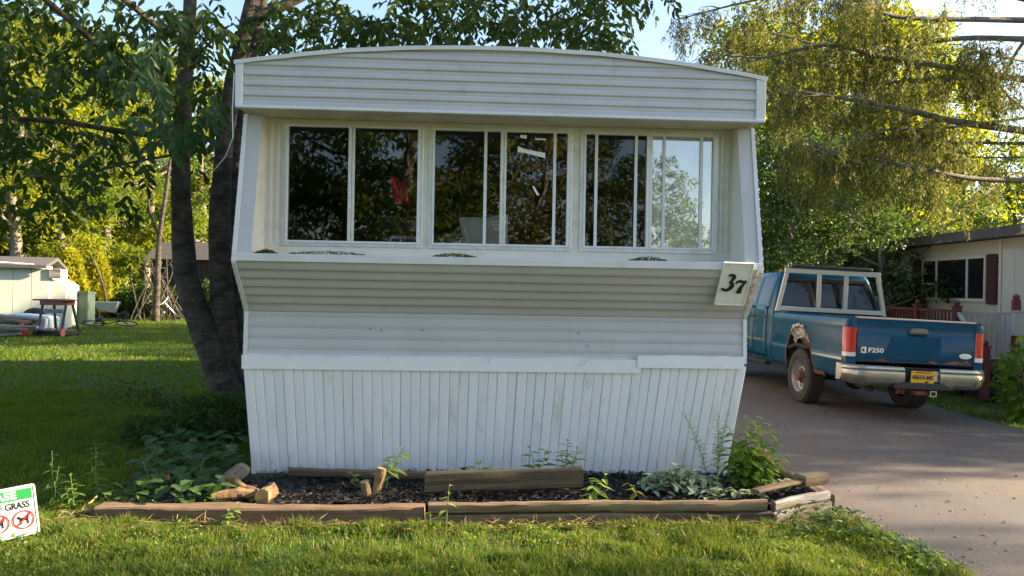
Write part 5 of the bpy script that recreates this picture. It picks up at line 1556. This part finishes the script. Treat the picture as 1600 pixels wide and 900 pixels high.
# right side
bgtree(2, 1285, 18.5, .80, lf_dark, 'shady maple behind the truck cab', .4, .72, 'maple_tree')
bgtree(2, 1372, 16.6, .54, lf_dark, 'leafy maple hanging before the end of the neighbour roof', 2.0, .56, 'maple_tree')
bgtree(1, 1225, 25, .85, lf_yel, 'tall yellow-green tree standing past the roof corner', 2.0)
bgtree(1, 1330, 24, .85, lf_yel, 'tall sunlit tree filling in behind the spruce limbs', .8)
bgtree(0, 1425, 26, 1.0, lf_yel, 'sunlit tree between the spruce and the neighbour roof', 2.6)
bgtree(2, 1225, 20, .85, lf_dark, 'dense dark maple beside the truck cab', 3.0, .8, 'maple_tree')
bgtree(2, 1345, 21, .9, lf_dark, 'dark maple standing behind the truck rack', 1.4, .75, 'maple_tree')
bgtree(3, 1190, 27, 1.0, lf_mid, 'leafy tree just past the roof corner of the white home', 1.0)
bgtree(0, 1270, 31, 1.05, lf_yel, 'yellow-green tree behind the drooping spruce', 2.2)
bgtree(1, 1370, 30, 1.0, lf_yel, 'tall yellow-green tree behind the spruce limbs', .3)
bgtree(2, 1470, 31, 1.1, lf_yel, 'low yellow tree beyond the neighbour roof', 1.3)
bgtree(2, 1575, 30, 1.0, lf_mid, 'pale tree far beyond the neighbour roof', 2.3)
bgtree(3, 1125, 28, .7, lf_mid, 'far tree behind the white home', 2.9)
# unseen trees added to shade the scene, then trees mirrored in the windows
SH = [(1, 21, 10.9, .55, lf_mid, 1.4), (4, 25, 8.1, .45, lf_mid, 1.0), (1, 25, 12.4, .42, lf_mid, 1.5), (1, 36, 22.0, .8, lf_dark, 1.0), (4, 22, 6.2, .4, lf_mid, .95)]
for k, (kd, x, y, s, mt, szz) in enumerate(SH):
    place_tree(kd, x, y, s, k * 1.3, mt, 'unseen leafy tree added beyond the driveway to cast shade', 'unseen trees added for shade', 'added_shade_tree', szz)
RF = [(3, -1.5, -9.0, 1.0, lf_mid), (0, -6.0, -10.0, 1.0, lf_dark), (2, 2.6, -12.5, 1.15, lf_spruce), (2, 5.6, -17.0, 1.0, lf_dark), (3, -11, -9, 1.0, lf_dark), (1, -4, -16, 1.0, lf_dark), (1, -9, -15, 1.1, lf_dark), (1, 1.0, -18, 1.0, lf_dark), (2, 7.0, -14.0, .78, lf_mid), (2, 9.6, -16, .55, lf_mid)]  # one crown takes the golden needle colour to look sunlit
for k, (kd, x, y, s, mt) in enumerate(RF):
    place_tree(kd, x, y, s, k * 1.7, mt, 'leafy tree across the lawn, mirrored in the front windows', 'trees mirrored in the windows', 'mirrored_tree')
# far woodland closing the view
rg = np.random.default_rng(77); n = 34000
a = rg.uniform(-1.25, 1.25, n); dist = rg.uniform(52, 66, n); hh = 8.0 + 2.5 * np.array([mnoise.noise((t * 9, 0, 0)) for t in a])
pos = np.stack([np.sin(a) * dist, np.cos(a) * dist, rg.uniform(0, 1, n) ** .8 * hh], 1)
V, F = leaf_cloud(pos, unit(rg.normal(size=(n, 3))), rg.uniform(.4, .8, n), rg.uniform(.25, .5, n), rg)
o = bpy.data.objects.new('distant_woods', np_mesh('distant_woods', V, F, lf_mid)); link(o); tag(o, 'distant woodland closing the view behind the lawns', 'woods', kind='stuff')

# ------------------------------------------------------------------ spruce with long drooping limbs
sx_, sy_ = P(1632, 300, 11.8).x, 11.8
spr = empty('spruce_tree', (sx_, sy_, gz(sx_, sy_))); tag(spr, 'old spruce with long bare limbs and drooping curtains of needles', 'spruce')
SB = spr.location.copy()
b = MB(); limb(b, [Vector((0, 0, -.1)), Vector((.02, 0, 3)), Vector((-.03, .02, 6.5)), Vector((0, 0, 13))], .24, .04, 12, 5, .01, 4, .3); b.build('trunk', m_barkgrey, spr, smooth=True)
LB = [([(1630, 208), (1500, 191), (1420, 173), (1330, 156), (1225, 139)], [11.8, 11.5, 11.2, 11.0, 10.8], .065),
      ([(1630, 224), (1510, 223), (1440, 221), (1370, 214)], [11.8, 12.2, 12.4, 12.6], .03),
      ([(1630, 281), (1530, 280), (1450, 266), (1380, 252), (1300, 236), (1250, 216)], [11.8, 11.4, 11.0, 10.8, 10.6, 10.4], .045),
      ([(1630, 122), (1500, 122), (1400, 128), (1300, 140), (1215, 170)], [11.8, 12.2, 12.6, 12.8, 13.0], .045),
      ([(1630, 190), (1575, 150), (1540, 95), (1528, 60)], [11.8, 11.4, 11.2, 11.0], .025),
      ([(1630, 32), (1500, 30), (1400, 26), (1340, 2), (1250, -30)], [11.8, 11.4, 11.0, 10.8, 10.6], .05),
      ([(1630, 62), (1500, 60), (1420, 72), (1330, 86), (1240, 60), (1150, 40)], [11.8, 12.4, 12.8, 13.0, 13.0, 13.0], .05),
      ([(1630, 100), (1560, 88), (1500, 70)], [11.8, 11.0, 10.5], .03),
      ([(1630, 245), (1540, 246), (1470, 240)], [11.8, 12.6, 13.0], .02),
      ([(1630, 130), (1480, 105), (1380, 90), (1290, 70), (1190, 90), (1100, 80)], [11.8, 11.6, 11.5, 11.4, 11.4, 11.5], .05),
      ([(1630, 5), (1450, -30), (1300, -20), (1180, 0), (1060, 30)], [11.8, 12.0, 12.2, 12.4, 12.5], .05),
      ([(1630, 180), (1480, 200), (1380, 205), (1290, 250)], [11.8, 11.3, 10.9, 10.7], .025)]
rg = np.random.default_rng(55); hang = []
for pp, zz, r0 in LB:
    b = MB(); q = limb(b, [P(a, c, z) - SB for (a, c), z in zip(pp, zz)], r0, r0 * .2, 7, 5, .02, len(pp)); 
    m_ = len(q)
    for i in range(int(m_ * .32), m_):
        for _ in range(2):
            L = rg.uniform(.25, .95) * (1.1 - .5 * i / m_); dv = Vector((rg.normal() * .5 - .25, rg.normal(), rg.uniform(-.35, .1))).normalized() * L
            e = q[i] + dv + Vector((0, 0, -.12 * L)); b.tube([q[i], q[i] + dv * .5, e], [r0 * .18 + .003, .006, .003], 4, caps=False)
            for t in np.linspace(.15, 1, int(3 + L * 7)): hang.append(q[i].lerp(e, t))
    b.build('limb', m_barkgrey, spr, smooth=True)
# crown above the picture, all round the trunk
b = MB()
for k in range(46):
    z = 4.2 + k * .19; a = k * 2.4; L = 3.6 * (1 - (z - 4) / 10.5); p0 = Vector((0, 0, z)); e = Vector((math.cos(a) * L, math.sin(a) * L, z - .25 * L))
    if math.cos(a) < -.1 and z < 7.5: continue
    b.tube([p0, p0.lerp(e, .5) + Vector((0, 0, .1)), e], [.05, .03, .01], 6, caps=False)
    for t in np.linspace(.3, 1, int(L * 5)):
        for _ in range(2): hang.append(p0.lerp(e, t) + Vector((rg.normal() * .25, rg.normal() * .25, 0)))
b.build('upper_limbs', m_barkgrey, spr, smooth=True)
hang = np.array([tuple(h) for h in hang]); nh = len(hang)
PB = 34                                   # short needle tufts along each hanging twig
L = rg.uniform(.22, .75, nh); tt = rg.uniform(0, 1, (nh, PB)); sway = rg.normal(size=(nh, 2)) * .10
pos = np.repeat(hang[:, None, :], PB, 1); pos[:, :, 2] -= tt * L[:, None]; pos[:, :, 0] += tt * sway[:, :1]; pos[:, :, 1] += tt * sway[:, 1:]
pos = (pos + rg.normal(size=pos.shape) * .008).reshape(-1, 3)
ax = unit(rg.normal(size=pos.shape) * np.array([.55, .55, .25]) + np.array([0, 0, -.75]))
V, F = leaf_cloud(pos, ax, rg.uniform(.06, .11, len(pos)), rg.uniform(.010, .018, len(pos)), rg)
o = bpy.data.objects.new('needles', np_mesh('needles', V, F, lf_spruce)); link(o, spr); o['kind'] = 'stuff'
# ------------------------------------------------------------------ far side of the left lawn
m_shedwall = M('pale_shed_paint', (.50, .53, .44), .7, .08, 2, col2=(.50, .52, .44), p=(.55, .8), stretch=(1, 1, .5))
m_shingle = M('dark_shingle', (.075, .068, .065), .9, .3, 12, .5, 40)
ZS = 28.0
def PGn(px, py):
    q = PG(px, py) * .93; q.z = 0; return q
q = PG(98, 516); ys_ = q.y
shx = P(76, 500, ys_).x; shl = shx - 7
shed = empty('shed', (shx, ys_, 0), (0, 0, R(24))); tag(shed, 'pale green-white shed with dark roof and sagging gutter at the lawn edge', 'shed')
ztop = P(40, 418, ys_).z
for k in range(14):
    MB().box((-7 + .5 * k + .006, .0, .0), (-7 + .5 * k + .494, .06, ztop)).build('wall_panel', m_shedwall, shed, bevel=.006)
MB().box((-7, .05, 0), (0, 4.5, ztop)).build('wall_core', m_shedwall, shed)
MB().prism([(-.25, ztop - .02), (2.3, ztop + .28), (4.8, ztop - .02), (4.8, ztop + .08), (2.3, ztop + .40), (-.25, ztop + .08)], 0, -7.2, -.05).build('roof', m_shingle, shed)
b = MB(); b.tube([(-7, -.2, ztop + .06), (-4, -.21, ztop + .05), (-2, -.2, ztop + .03), (-.6, -.2, ztop + .04), (.10, -.2, ztop - .01)], .05, 8); b.build('gutter', m_coil, shed, smooth=True)
MB().tube([(-3, -.26, ztop + .16), (-2, -.27, ztop + .12), (-1.2, -.26, ztop + .14), (-.4, -.25, ztop + .10)], .02, 6).build('loose_cable', m_coil, shed)
z2 = P(85, 436, ys_).z; x2 = P(98, 500, ys_).x - shx
MB().prism([(0.0, 0), (x2, 0), (x2, z2 - .22), (0.0, z2 + .05)], 1, .10, 3.8).build('lean_to', m_shedwall, shed)
MB().box((-.02, -.06, z2 + .02), (.32, .06, z2 + .36)).build('meter_box', m_greywood, shed, bevel=.01)
# planks leaning on the shed
for k, (px, top) in enumerate(((12, 459), (18, 462), (23, 470))):
    p0, p1 = PGn(px + 3, 508), P(px, top, PGn(px + 3, 508).y + .5)
    b = MB(); b.hexa([(p0.x - .07, p0.y, 0), (p0.x + .07, p0.y, 0), (p0.x + .07, p0.y + .03, 0), (p0.x - .07, p0.y + .03, 0), (p1.x - .07, p1.y, p1.z), (p1.x + .07, p1.y, p1.z), (p1.x + .07, p1.y + .03, p1.z), (p1.x - .07, p1.y + .03, p1.z)])
    tag(b.build('leaning_plank', m_timber_dk), ['first', 'second', 'third'][k] + ' weathered plank leaning on the pale shed wall, counted from the photo edge', 'plank')
# old cart frame
c = PGn(84, 519); cart = empty('wooden_cart', (c.x, c.y, 0), (0, 0, -.15)); cart.scale = (.72, .72, .85); tag(cart, 'dark A-framed cart with reddish top and red wheels by the shed', 'cart')
for sx in (-.42, .42):
    MB().tube([(sx - .1 * (1 if sx < 0 else -1), 0, 1.05), (sx * 1.25, -.25, .12)], .05, 6).build('leg', m_black, cart); MB().tube([(sx, .5, 1.05), (sx * 1.25, .75, .12)], .05, 6).build('leg', m_black, cart)
MB().box((-.85, -.15, 1.20), (.60, .65, 1.25)).build('top_board', m_redwood, cart); MB().box((-.55, -.12, 1.05), (.45, .6, 1.20)).build('top_box', m_redwood, cart)
MB().box((-.40, -.08, .78), (.40, .0, .92)).build('cross_board', m_greywood, cart); MB().box((-.62, -.3, .06), (.62, .8, .20)).build('base', m_black, cart)
for x in (-.55, .60): MB().lathe([(.02, -.05), (.12, -.05), (.14, 0), (.12, .05), (.02, .05)], 16, axis='x', c=(x, -.28, .13)).build('wheel', m_redwood if x > 0 else m_black, cart)
# tyre, tub, crate, can, lumber pile
c = PGn(42, 512); o = MB().lathe([(.20, -.11), (.33, -.13), (.37, 0), (.33, .13), (.20, .11), (.20, -.11)], 22, axis='y').build('old_tyre', m_tyre, smooth=True, loc=(c.x, c.y + .35, .37), rot=(R(-12), 0, .2)); tag(o, 'old black tyre standing against the shed wall', 'tyre')
c = PGn(52, 516)
b = MB(); b.grid([[(x * w, y * w * .6, z) for x, y in ((-.6, -.6), (.6, -.6), (.62, .6), (-.5, .6))] for w, z in ((.9, .0), (.95, .30), (.88, .36), (.80, .38))], close=True); b.add([(-.48, -.29, .38), (.48, -.29, .38), (.5, .29, .38), (-.4, .29, .38)], [(0, 1, 2, 3)])
o = b.build('upturned_tub', M('pale_blue_plastic', (.42, .52, .60), .5, .1), bevel=.03, loc=(c.x, c.y, .20), rot=(0, R(4), 0)); tag(o, 'pale blue upturned tub lying on a box before the shed', 'tub')
o = MB().box((-.6, -.3, 0), (.6, .3, .20)).build('wooden_box', m_cut, bevel=.01, loc=(c.x + .15, c.y, 0)); tag(o, 'tan wooden box under the blue tub', 'box')
c = PGn(34, 519); o = MB().lathe([(.0005, 0), (.14, .02), (.16, .13), (.13, .26), (.06, .30), (.06, .36), (.0005, .37)], 14).build('red_can', m_signr, smooth=True, loc=(c.x, c.y, 0)); tag(o, 'small red can on the grass by the lumber', 'can')
for k in range(7):
    c = PGn(2 + (k % 4) * 5, 521 - (k // 4) * 2); o = MB().box((-.75, -.07, -.03), (.75, .07, .03)).build('scrap_board', [m_greywood, m_timber_dk, m_timber][k % 3], loc=(c.x - .2, c.y + .1 * k, .06 + .075 * k), rot=(.05 * k, .03 * (k - 3), .35 * math.sin(k * 2.1)))
    tag(o, 'weathered board in the scrap pile at the photo edge', 'board', 'boards in the scrap pile')
# utility box, dome, white can
c = PG(115, 508); ub = empty('utility_box', (c.x, c.y + .5, 0)); tag(ub, 'dull green utility cabinet between the shed and the cedars', 'cabinet')
m_ugreen = M('utility_green', (.03, .06, .045), .6, .1)
MB().box((-.36, -.25, 0), (.36, .25, 1.15)).build('cabinet', m_ugreen, ub, bevel=.02); MB().prism([(-.28, 1.15), (.28, 1.15), (.28, 1.19), (-.28, 1.24)], 0, -.38, .38).build('lid', m_ugreen, ub); MB().box((-.33, -.262, .05), (.33, -.252, 1.08)).build('door', m_ugreen, ub, bevel=.004)
c = PG(168, 500); wb_ = empty('wheelbarrow', (c.x, c.y, 0), (0, 0, .3)); tag(wb_, 'pale wheelbarrow tray tipped up near the cedars', 'wheelbarrow')
m_tray = M('pale_tray', (.25, .29, .33), .5, .1)
b = MB(); b.grid([[(x * w, y * w, z) for x, y in ((-.45, -.3), (.45, -.3), (.45, .3), (-.45, .3))] for w, z in ((.6, .35), (1.0, .75))], close=True); b.add([(-.27, -.18, .35), (.27, -.18, .35), (.27, .18, .35), (-.27, .18, .35)], [(0, 1, 2, 3)]); o = b.build('tray', m_tray, wb_); s = o.modifiers.new('t', 'SOLIDIFY'); s.thickness = .02
for sy in (-.2, .2): MB().tube([(-.9, sy * 1.3, .55), (0, sy, .35), (.6, sy * .5, .2)], .02, 6).build('handle', m_black, wb_); MB().tube([(-.25, sy, .35), (-.3, sy, .0)], .018, 6).build('leg', m_black, wb_)
MB().lathe([(.05, -.04), (.18, -.04), (.20, 0), (.18, .04), (.05, .04)], 14, axis='y', c=(.62, 0, .2)).build('wheel', m_tyre, wb_)
def bike(label, px, py, mat, lay, rz):
    c = PG(px, py); root = empty('bicycle', (c.x, c.y, .06), (lay, 0, rz)); tag(root, label, 'bicycle')
    for x in (-.52, .52):
        w = MB().tube([(x + .32 * math.cos(a), 0, .33 + .32 * math.sin(a)) for a in np.linspace(0, 6.2832, 25)], .022, 6, caps=False).build('wheel', m_tyre, root)
        b = MB()
        for k in range(8): a = k * math.pi / 8; b.tube([(x + .31 * math.cos(a), 0, .33 + .31 * math.sin(a)), (x - .31 * math.cos(a), 0, .33 - .31 * math.sin(a))], .003, 3)
        b.build('spokes', m_alu, w)
    fr = MB()
    for a, c2 in (((-.52, .33), (-.10, .30)), ((-.10, .30), (.38, .72)), ((-.10, .30), (-.22, .80)), ((-.22, .74), (.36, .80)), ((-.52, .33), (-.22, .74)), ((.52, .33), (.36, .88))): fr.tube([(a[0], 0, a[1]), (c2[0], 0, c2[1])], .02, 6)
    fr.build('frame', mat, root); MB().tube([(.30, -.28, .95), (.36, -.1, .92), (.36, .1, .92), (.30, .28, .95)], .015, 6).build('handlebar', mat, root)
    MB().prism([(-.36, .82), (-.08, .82), (-.12, .87), (-.34, .88)], 1, -.07, .07).build('saddle', m_black, root, bevel=.02)
bike('black bicycle lying flat on the lawn before the brush pile', 176, 512, m_black, R(72), .25)
bike('silver bicycle leaning over beside the dark shed', 266, 500, m_alu, R(38), -.5)
# dark shed behind the brush pile
q = PG(280, 497); ds = empty('dark_shed', (q.x, q.y + 2.0, 0)); tag(ds, 'dark brown shed with a small pale window behind the trunks', 'shed')
m_darkwood = M('dark_shed_wood', (.035, .022, .018), .9, .3, 4, stretch=(6, 1, .5))
for k in range(16): MB().box((-2.2 + .26 * k + .008, 0, 0), (-2.2 + .26 * k + .252, .06, 2.7)).build('plank', m_darkwood, ds)
MB().box((-2.2, .05, 0), (1.96, 3, 2.7)).build('core', m_darkwood, ds); MB().prism([(-.3, 2.7), (1.5, 3.6), (3.3, 2.7)], 0, -2.5, 2.2).build('roof', m_shingle, ds)
wq = P(254, 426, q.y + 2.0); w_ = MB(); bars(w_, -.22, .22, -.25, .25, .05, -.05, .0); wo = w_.build('window', m_offpanel, ds, loc=(wq.x - q.x, 0, wq.z)); MB().box((-.18, -.02, -.21), (.18, -.01, .21)).build('pane', m_auto, wo)
# dead trunk and brush pile of pale poles
c = PG(243, 503); dt = empty('dead_tree', (c.x, c.y, 0)); tag(dt, 'bare pale dead trunk standing in front of the dark shed', 'tree')
b = MB(); limb(b, [Vector((0, 0, -.1)), Vector((.05, 0, 1.8)), Vector((.10, 0, 3.4)), Vector((.35, 0, 5.4)), Vector((.5, .1, 7))], .15, .05, 9, 4, .02, 7, .3); b.build('trunk', m_bark, dt, smooth=True)
b = MB(); limb(b, [Vector((.1, 0, 3.4)), Vector((-.3, 0, 4.4)), Vector((-.4, 0, 5.6))], .07, .02, 7, 3); b.build('branch', m_bark, dt, smooth=True)
rp = random.Random(8)
for k in range(17):
    px = 205 + k * 5.4 + rp.uniform(-4, 4); p0 = PG(px, 501); bend = rp.uniform(-.5, .5)
    tip = P(rp.uniform(225, 292) if k % 3 else rp.uniform(215, 240), rp.uniform(395, 430), p0.y + .9)
    pts = [p0, p0.lerp(tip, .4) + Vector((bend * .6, 0, .15)), p0.lerp(tip, .75) + Vector((bend, 0, .1)), tip]
    b = MB(); limb(b, pts, rp.uniform(.03, .055), .015, 6, 4)
    tag(b.build('brush_pole', m_bark, smooth=True), 'bare pole leaning in the brush pile before the dark shed', 'pole', 'poles of the brush pile')
c0, c1 = PG(170, 500), P(140, 395, PG(170, 500).y)
b = MB(); limb(b, [c0, c0.lerp(c1, .5) + Vector((.15, 0, .1)), c1], .06, .03, 6, 4); tag(b.build('leaning_sapling', m_bark, smooth=True), 'dark bare sapling leaning across the second golden cedar', 'sapling')
# golden cedars
def cedar(px, ptop, wpx, Z, label, seed):
    x, y = at(px, Z); hgt = P(px, ptop, Z).z; rad = wpx / FPX * Z / 2; rg = np.random.default_rng(seed); n = 5200
    root = empty('golden_cedar', (x, y, 0)); tag(root, label, 'cedar')
    h = rg.uniform(.02, 1, n) ** .8; a = rg.uniform(0, 6.283, n); prof = np.sin(np.pi * (0.10 + .90 * h) ** .85) ** .6
    lump = 1 + .28 * np.array([mnoise.noise((math.cos(t) * 1.6, math.sin(t) * 1.6, u * 5 + seed)) for t, u in zip(a, h)])
    rr_ = rad * prof * lump * rg.uniform(.72, 1.05, n)
    pos = np.stack([np.cos(a) * rr_, np.sin(a) * rr_, h * hgt * .96], 1)
    ax = unit(np.stack([np.cos(a) * .6, np.sin(a) * .6, np.full(n, .8)], 1) + rg.normal(size=(n, 3)) * .35)
    V, F = leaf_cloud(pos, ax, rg.uniform(.12, .26, n), rg.uniform(.06, .13, n), rg)
    o = bpy.data.objects.new('crown', np_mesh('crown', V, F, lf_gold)); link(o, root); o['kind'] = 'stuff'
    MB().tube([(0, 0, -.05), (0, 0, hgt * .5), (0, 0, hgt * .9)], [.12, .07, .01], 8).build('trunk', m_bark, root)
cedar(107, 388, 50, 31.5, 'wider golden cedar beside the pale shed', 41)
cedar(152, 396, 36, 32.5, 'slimmer golden cedar behind the leaning sapling', 42)
q = PG(148, 500); leaf_bush('low_shrub', 'low dull shrub at the foot of the golden cedars', (q.x, q.y + 2), (1.2, .7, .55), 1500, (.10, .2), lf_mid, 51)
q = PG(205, 500); leaf_bush('hedge_shrub', 'dark undergrowth shrub at the brush pile end', (q.x, q.y + 1.5), (1.3, .8, .8), 2200, (.10, .2), lf_dark, 52)
q = PG(318, 500); leaf_bush('hedge_shrub', 'dark undergrowth shrub seen between the trunks', (q.x, q.y + 1.5), (1.6, .8, .9), 2200, (.10, .2), lf_dark, 53)
q = PG(1185, 560); leaf_bush('hedge_shrub', 'dark undergrowth shrub far behind the truck', (q.x + 1, q.y + 9), (2.6, 1.2, 1.6), 2600, (.14, .26), lf_dark, 54)

# ------------------------------------------------------------------ grass, clover, fallen leaves
dl_v = np.vectorize(drive_left); dr_v = np.vectorize(drive_right)
ca, sa = math.cos(TYAW), math.sin(TYAW)
def lawn_ok(x, y, pad=.0):
    lx = (x - T0.x) * ca + (y - T0.y) * sa; ly = -(x - T0.x) * sa + (y - T0.y) * ca
    home_ = (lx > -.05) & (lx < TW + .05) & (ly > .3) & (ly < 10.5)
    drv = (x > dl_v(y) - pad) & (x < dr_v(y) + .02)
    side = (x > TW + T0.x - .1) & (x < 3) & (y > 5.9)
    return ~(home_ | drv | in_poly(x, y, bedex) | side)
def blades(n, xr, yr, h, w, rg, keep=None, seg=True, bias=1.0, dens=None):
    x = rg.uniform(*xr, n); y = yr[0] + (yr[1] - yr[0]) * rg.uniform(0, 1, n) ** bias
    u = np.abs(x / np.maximum(y, .1)); k = lawn_ok(x, y) & (u < .74)
    if keep is not None: k &= keep(x, y)
    if dens is not None: k &= rg.uniform(size=n) < dens(x, y)
    x, y = x[k], y[k]; n = len(x); z = gz_np(x)
    patch_ = np.array([mnoise.noise((a * 1.7, c * 1.7, 0)) for a, c in zip(x, y)]) if n < 260000 else np.zeros(n)
    p2_ = np.array([mnoise.noise((a * 6.1, c * 6.1, 4)) for a, c in zip(x, y)])
    hh = rg.uniform(*h, n) * np.maximum(.35, 1 + .75 * patch_ + .8 * p2_); a = rg.uniform(0, 6.283, n); lean = rg.uniform(.15, .9, n) * hh
    dx, dy = np.cos(a), np.sin(a); ww = rg.uniform(*w, n) / 2; a2 = rg.uniform(0, 6.283, n); px, py = np.cos(a2) * ww, np.sin(a2) * ww
    B = np.stack([x, y, z], 1); o_ = np.stack([px, py, np.zeros(n)], 1); l_ = np.stack([dx * lean, dy * lean, np.zeros(n)], 1); up = np.stack([np.zeros(n), np.zeros(n), hh], 1)
    V = np.stack([B - o_, B + o_, B + l_ * .35 + up * .6 + o_ * .8, B + l_ * .35 + up * .6 - o_ * .8, B + l_ + up * .95], 1).reshape(-1, 3)
    i = (np.arange(n) * 5)[:, None]
    F = np.concatenate([i + np.array([[0, 1, 2]]), i + np.array([[0, 2, 3]]), i + np.array([[3, 2, 4]])], 1).reshape(-1, 3)
    return V, F
def grass_obj(name, label, VF, mat):
    o = bpy.data.objects.new(name, np_mesh(name, VF[0], VF[1], mat)); link(o); tag(o, label, 'grass', kind='stuff')
rg = np.random.default_rng(5)
def bare(x, y):        # worn spots show thatch
    return np.array([.10 + .90 * min(1, max(0, .55 + 1.3 * mnoise.noise((a * .9, c * 1.6, 7)) + 1.0 * mnoise.noise((a * 4.3, c * 4.3, 2)))) for a, c in zip(x, y)])
grass_obj('grass', 'bright front lawn grass in the foreground', blades(190000, (-4.2, 2.75), (3.9, 5.45), (.025, .065), (.003, .006), rg, dens=bare), m_grass)
grass_obj('grass', 'shaded lawn grass beside the tree and garden bed', blades(120000, (-8.5, -1.9), (5.0, 11.0), (.03, .07), (.004, .009), rg, keep=lambda x, y: (x < -2.2) | (y < 6.2)), m_grass_far)
grass_obj('grass', 'mown lawn grass stretching back to the sheds', blades(110000, (-32, -3.5), (11, 42), (.035, .07), (.012, .03), rg, bias=1.4), m_grass_far)
grass_obj('grass', 'lawn grass beyond the truck and driveway', blades(45000, (5.5, 14), (7.5, 24), (.03, .07), (.006, .014), rg), m_grass)
# dry thatch and clippings along the timbers
n = 5200; x = rg.uniform(-3.0, 2.6, n); y = 5.12 + .045 * (x + 2.8) + rg.normal(0, .10, n) - .06; k = lawn_ok(x, y); x, y = x[k], y[k]; n = len(x)
a = rg.uniform(0, 6.283, n); ax = unit(np.stack([np.cos(a), np.sin(a) * .5, rg.uniform(-.05, .35, n)], 1))
V, F = leaf_cloud(np.stack([x, y, rg.uniform(.01, .05, n)], 1), ax, rg.uniform(.05, .14, n), rg.uniform(.003, .007, n), rg)
o = bpy.data.objects.new('dry_thatch', np_mesh('dry_thatch', V, F, m_drygrass)); link(o); tag(o, 'dry straw clippings lying along the timber edging', 'straw', kind='stuff')
# clover and broad weeds in the lawn
n = 3000; x = rg.uniform(-4, 2.7, n); y = rg.uniform(4.0, 5.4, n); k = lawn_ok(x, y) & (np.array([mnoise.noise((a * 2.1, c * 2.1, 3)) for a, c in zip(x, y)]) > .02); x, y = x[k], y[k]; n = len(x)
a = rg.uniform(0, 6.283, n); ax = unit(np.stack([np.cos(a), np.sin(a), rg.uniform(-.2, .5, n)], 1))
V, F = leaf_cloud(np.stack([x, y, rg.uniform(.02, .06, n)], 1), ax, rg.uniform(.015, .035, n), rg.uniform(.012, .024, n), rg, shape='oval')
o = bpy.data.objects.new('clover', np_mesh('clover', V, F, lf_weed)); link(o); tag(o, 'clover and small weeds scattered through the front lawn', 'clover', kind='stuff')
n = 800; y = np.concatenate([rg.uniform(4.2, 14, n // 2), rg.normal(11.2, 1.0, n - n // 2)]); x = np.concatenate([rg.uniform(2.7, 7, n // 2), rg.normal(4.6, .9, n - n // 2)])
k = (x > dl_v(y) + .05) & (x < dr_v(y)); x, y = x[k], y[k]; n = len(x); a = rg.uniform(0, 6.283, n)
V, F = leaf_cloud(np.stack([x, y, gz_np(x) + rg.uniform(.010, .022, n)], 1), unit(np.stack([np.cos(a), np.sin(a), rg.normal(0, .12, n)], 1)), rg.uniform(.012, .05, n), rg.uniform(.008, .025, n), rg)
o = bpy.data.objects.new('fallen_leaves', np_mesh('fallen_leaves', V, F, lf_dead)); link(o); tag(o, 'scattered brown fallen leaves on the driveway', 'leaves', kind='stuff')

# mud splashes on the foot of the skirting, pebbles along the drive
n = 1500; bx_ = rg.uniform(.06, TW - .13, n); bz_ = .03 + .30 * rg.uniform(0, 1, n) ** 2.6
keep_ = np.array([mnoise.noise((a * 1.6, 3, 0)) for a in bx_]) + rg.uniform(-.4, .5, n) > 0; bx_, bz_ = bx_[keep_], bz_[keep_]; n = len(bx_)
by_ = YB + (YT - YB) * (bz_ - .012) / (ZT - .012) - .0045
sz_ = rg.uniform(.0012, .0050, n) * (1.2 - bz_ * 2); hx = sz_ * rg.uniform(.5, 1.2, n); hz = sz_ * rg.uniform(.6, 1.8, n)
V = np.stack([np.stack([bx_ + hx * a, by_ + hz * c * .111 * -1, bz_ + hz * c], 1) for a, c in ((-1, 0), (-.3, -1), (.9, -.4), (.5, .8))], 1).reshape(-1, 3)
o = bpy.data.objects.new('mud_splash', np_mesh('mud_splash', V, np.arange(n * 4).reshape(n, 4), M('dried_mud', (.33, .30, .22), .9, .3)))
link(o); o.location = T0; o.rotation_euler = (0, 0, TYAW); tag(o, 'dried mud specks splashed on the foot of the skirting', 'mud', kind='stuff')
peb = MB(); rp = random.Random(12)
for k in range(420):
    if k < 280:
        y = rp.uniform(4.2, 5.75); x = drive_left(y) + rp.gauss(.03, .07)
    else: y = rp.uniform(4.3, 9); x = rp.uniform(2.6, 6.3)
    s_ = rp.uniform(.004, .014); c = (x, y, gz(x, y) + .006 + s_ * .3)
    vv = [(c[0] + s_ * math.cos(a) * rp.uniform(.7, 1.2), c[1] + s_ * math.sin(a) * rp.uniform(.7, 1.2), c[2] + rp.uniform(-.2, .2) * s_) for a in (0, 1.3, 2.5, 3.8, 5.1)]
    peb.add(vv + [(c[0], c[1], c[2] + s_ * .7)], [(0, 1, 5), (1, 2, 5), (2, 3, 5), (3, 4, 5), (4, 0, 5)])
tag(peb.build('gravel', M('pebble', (.20, .185, .17), .9, .35, 30)), 'loose grit and pebbles along the edge of the driveway', 'gravel', kind='stuff')
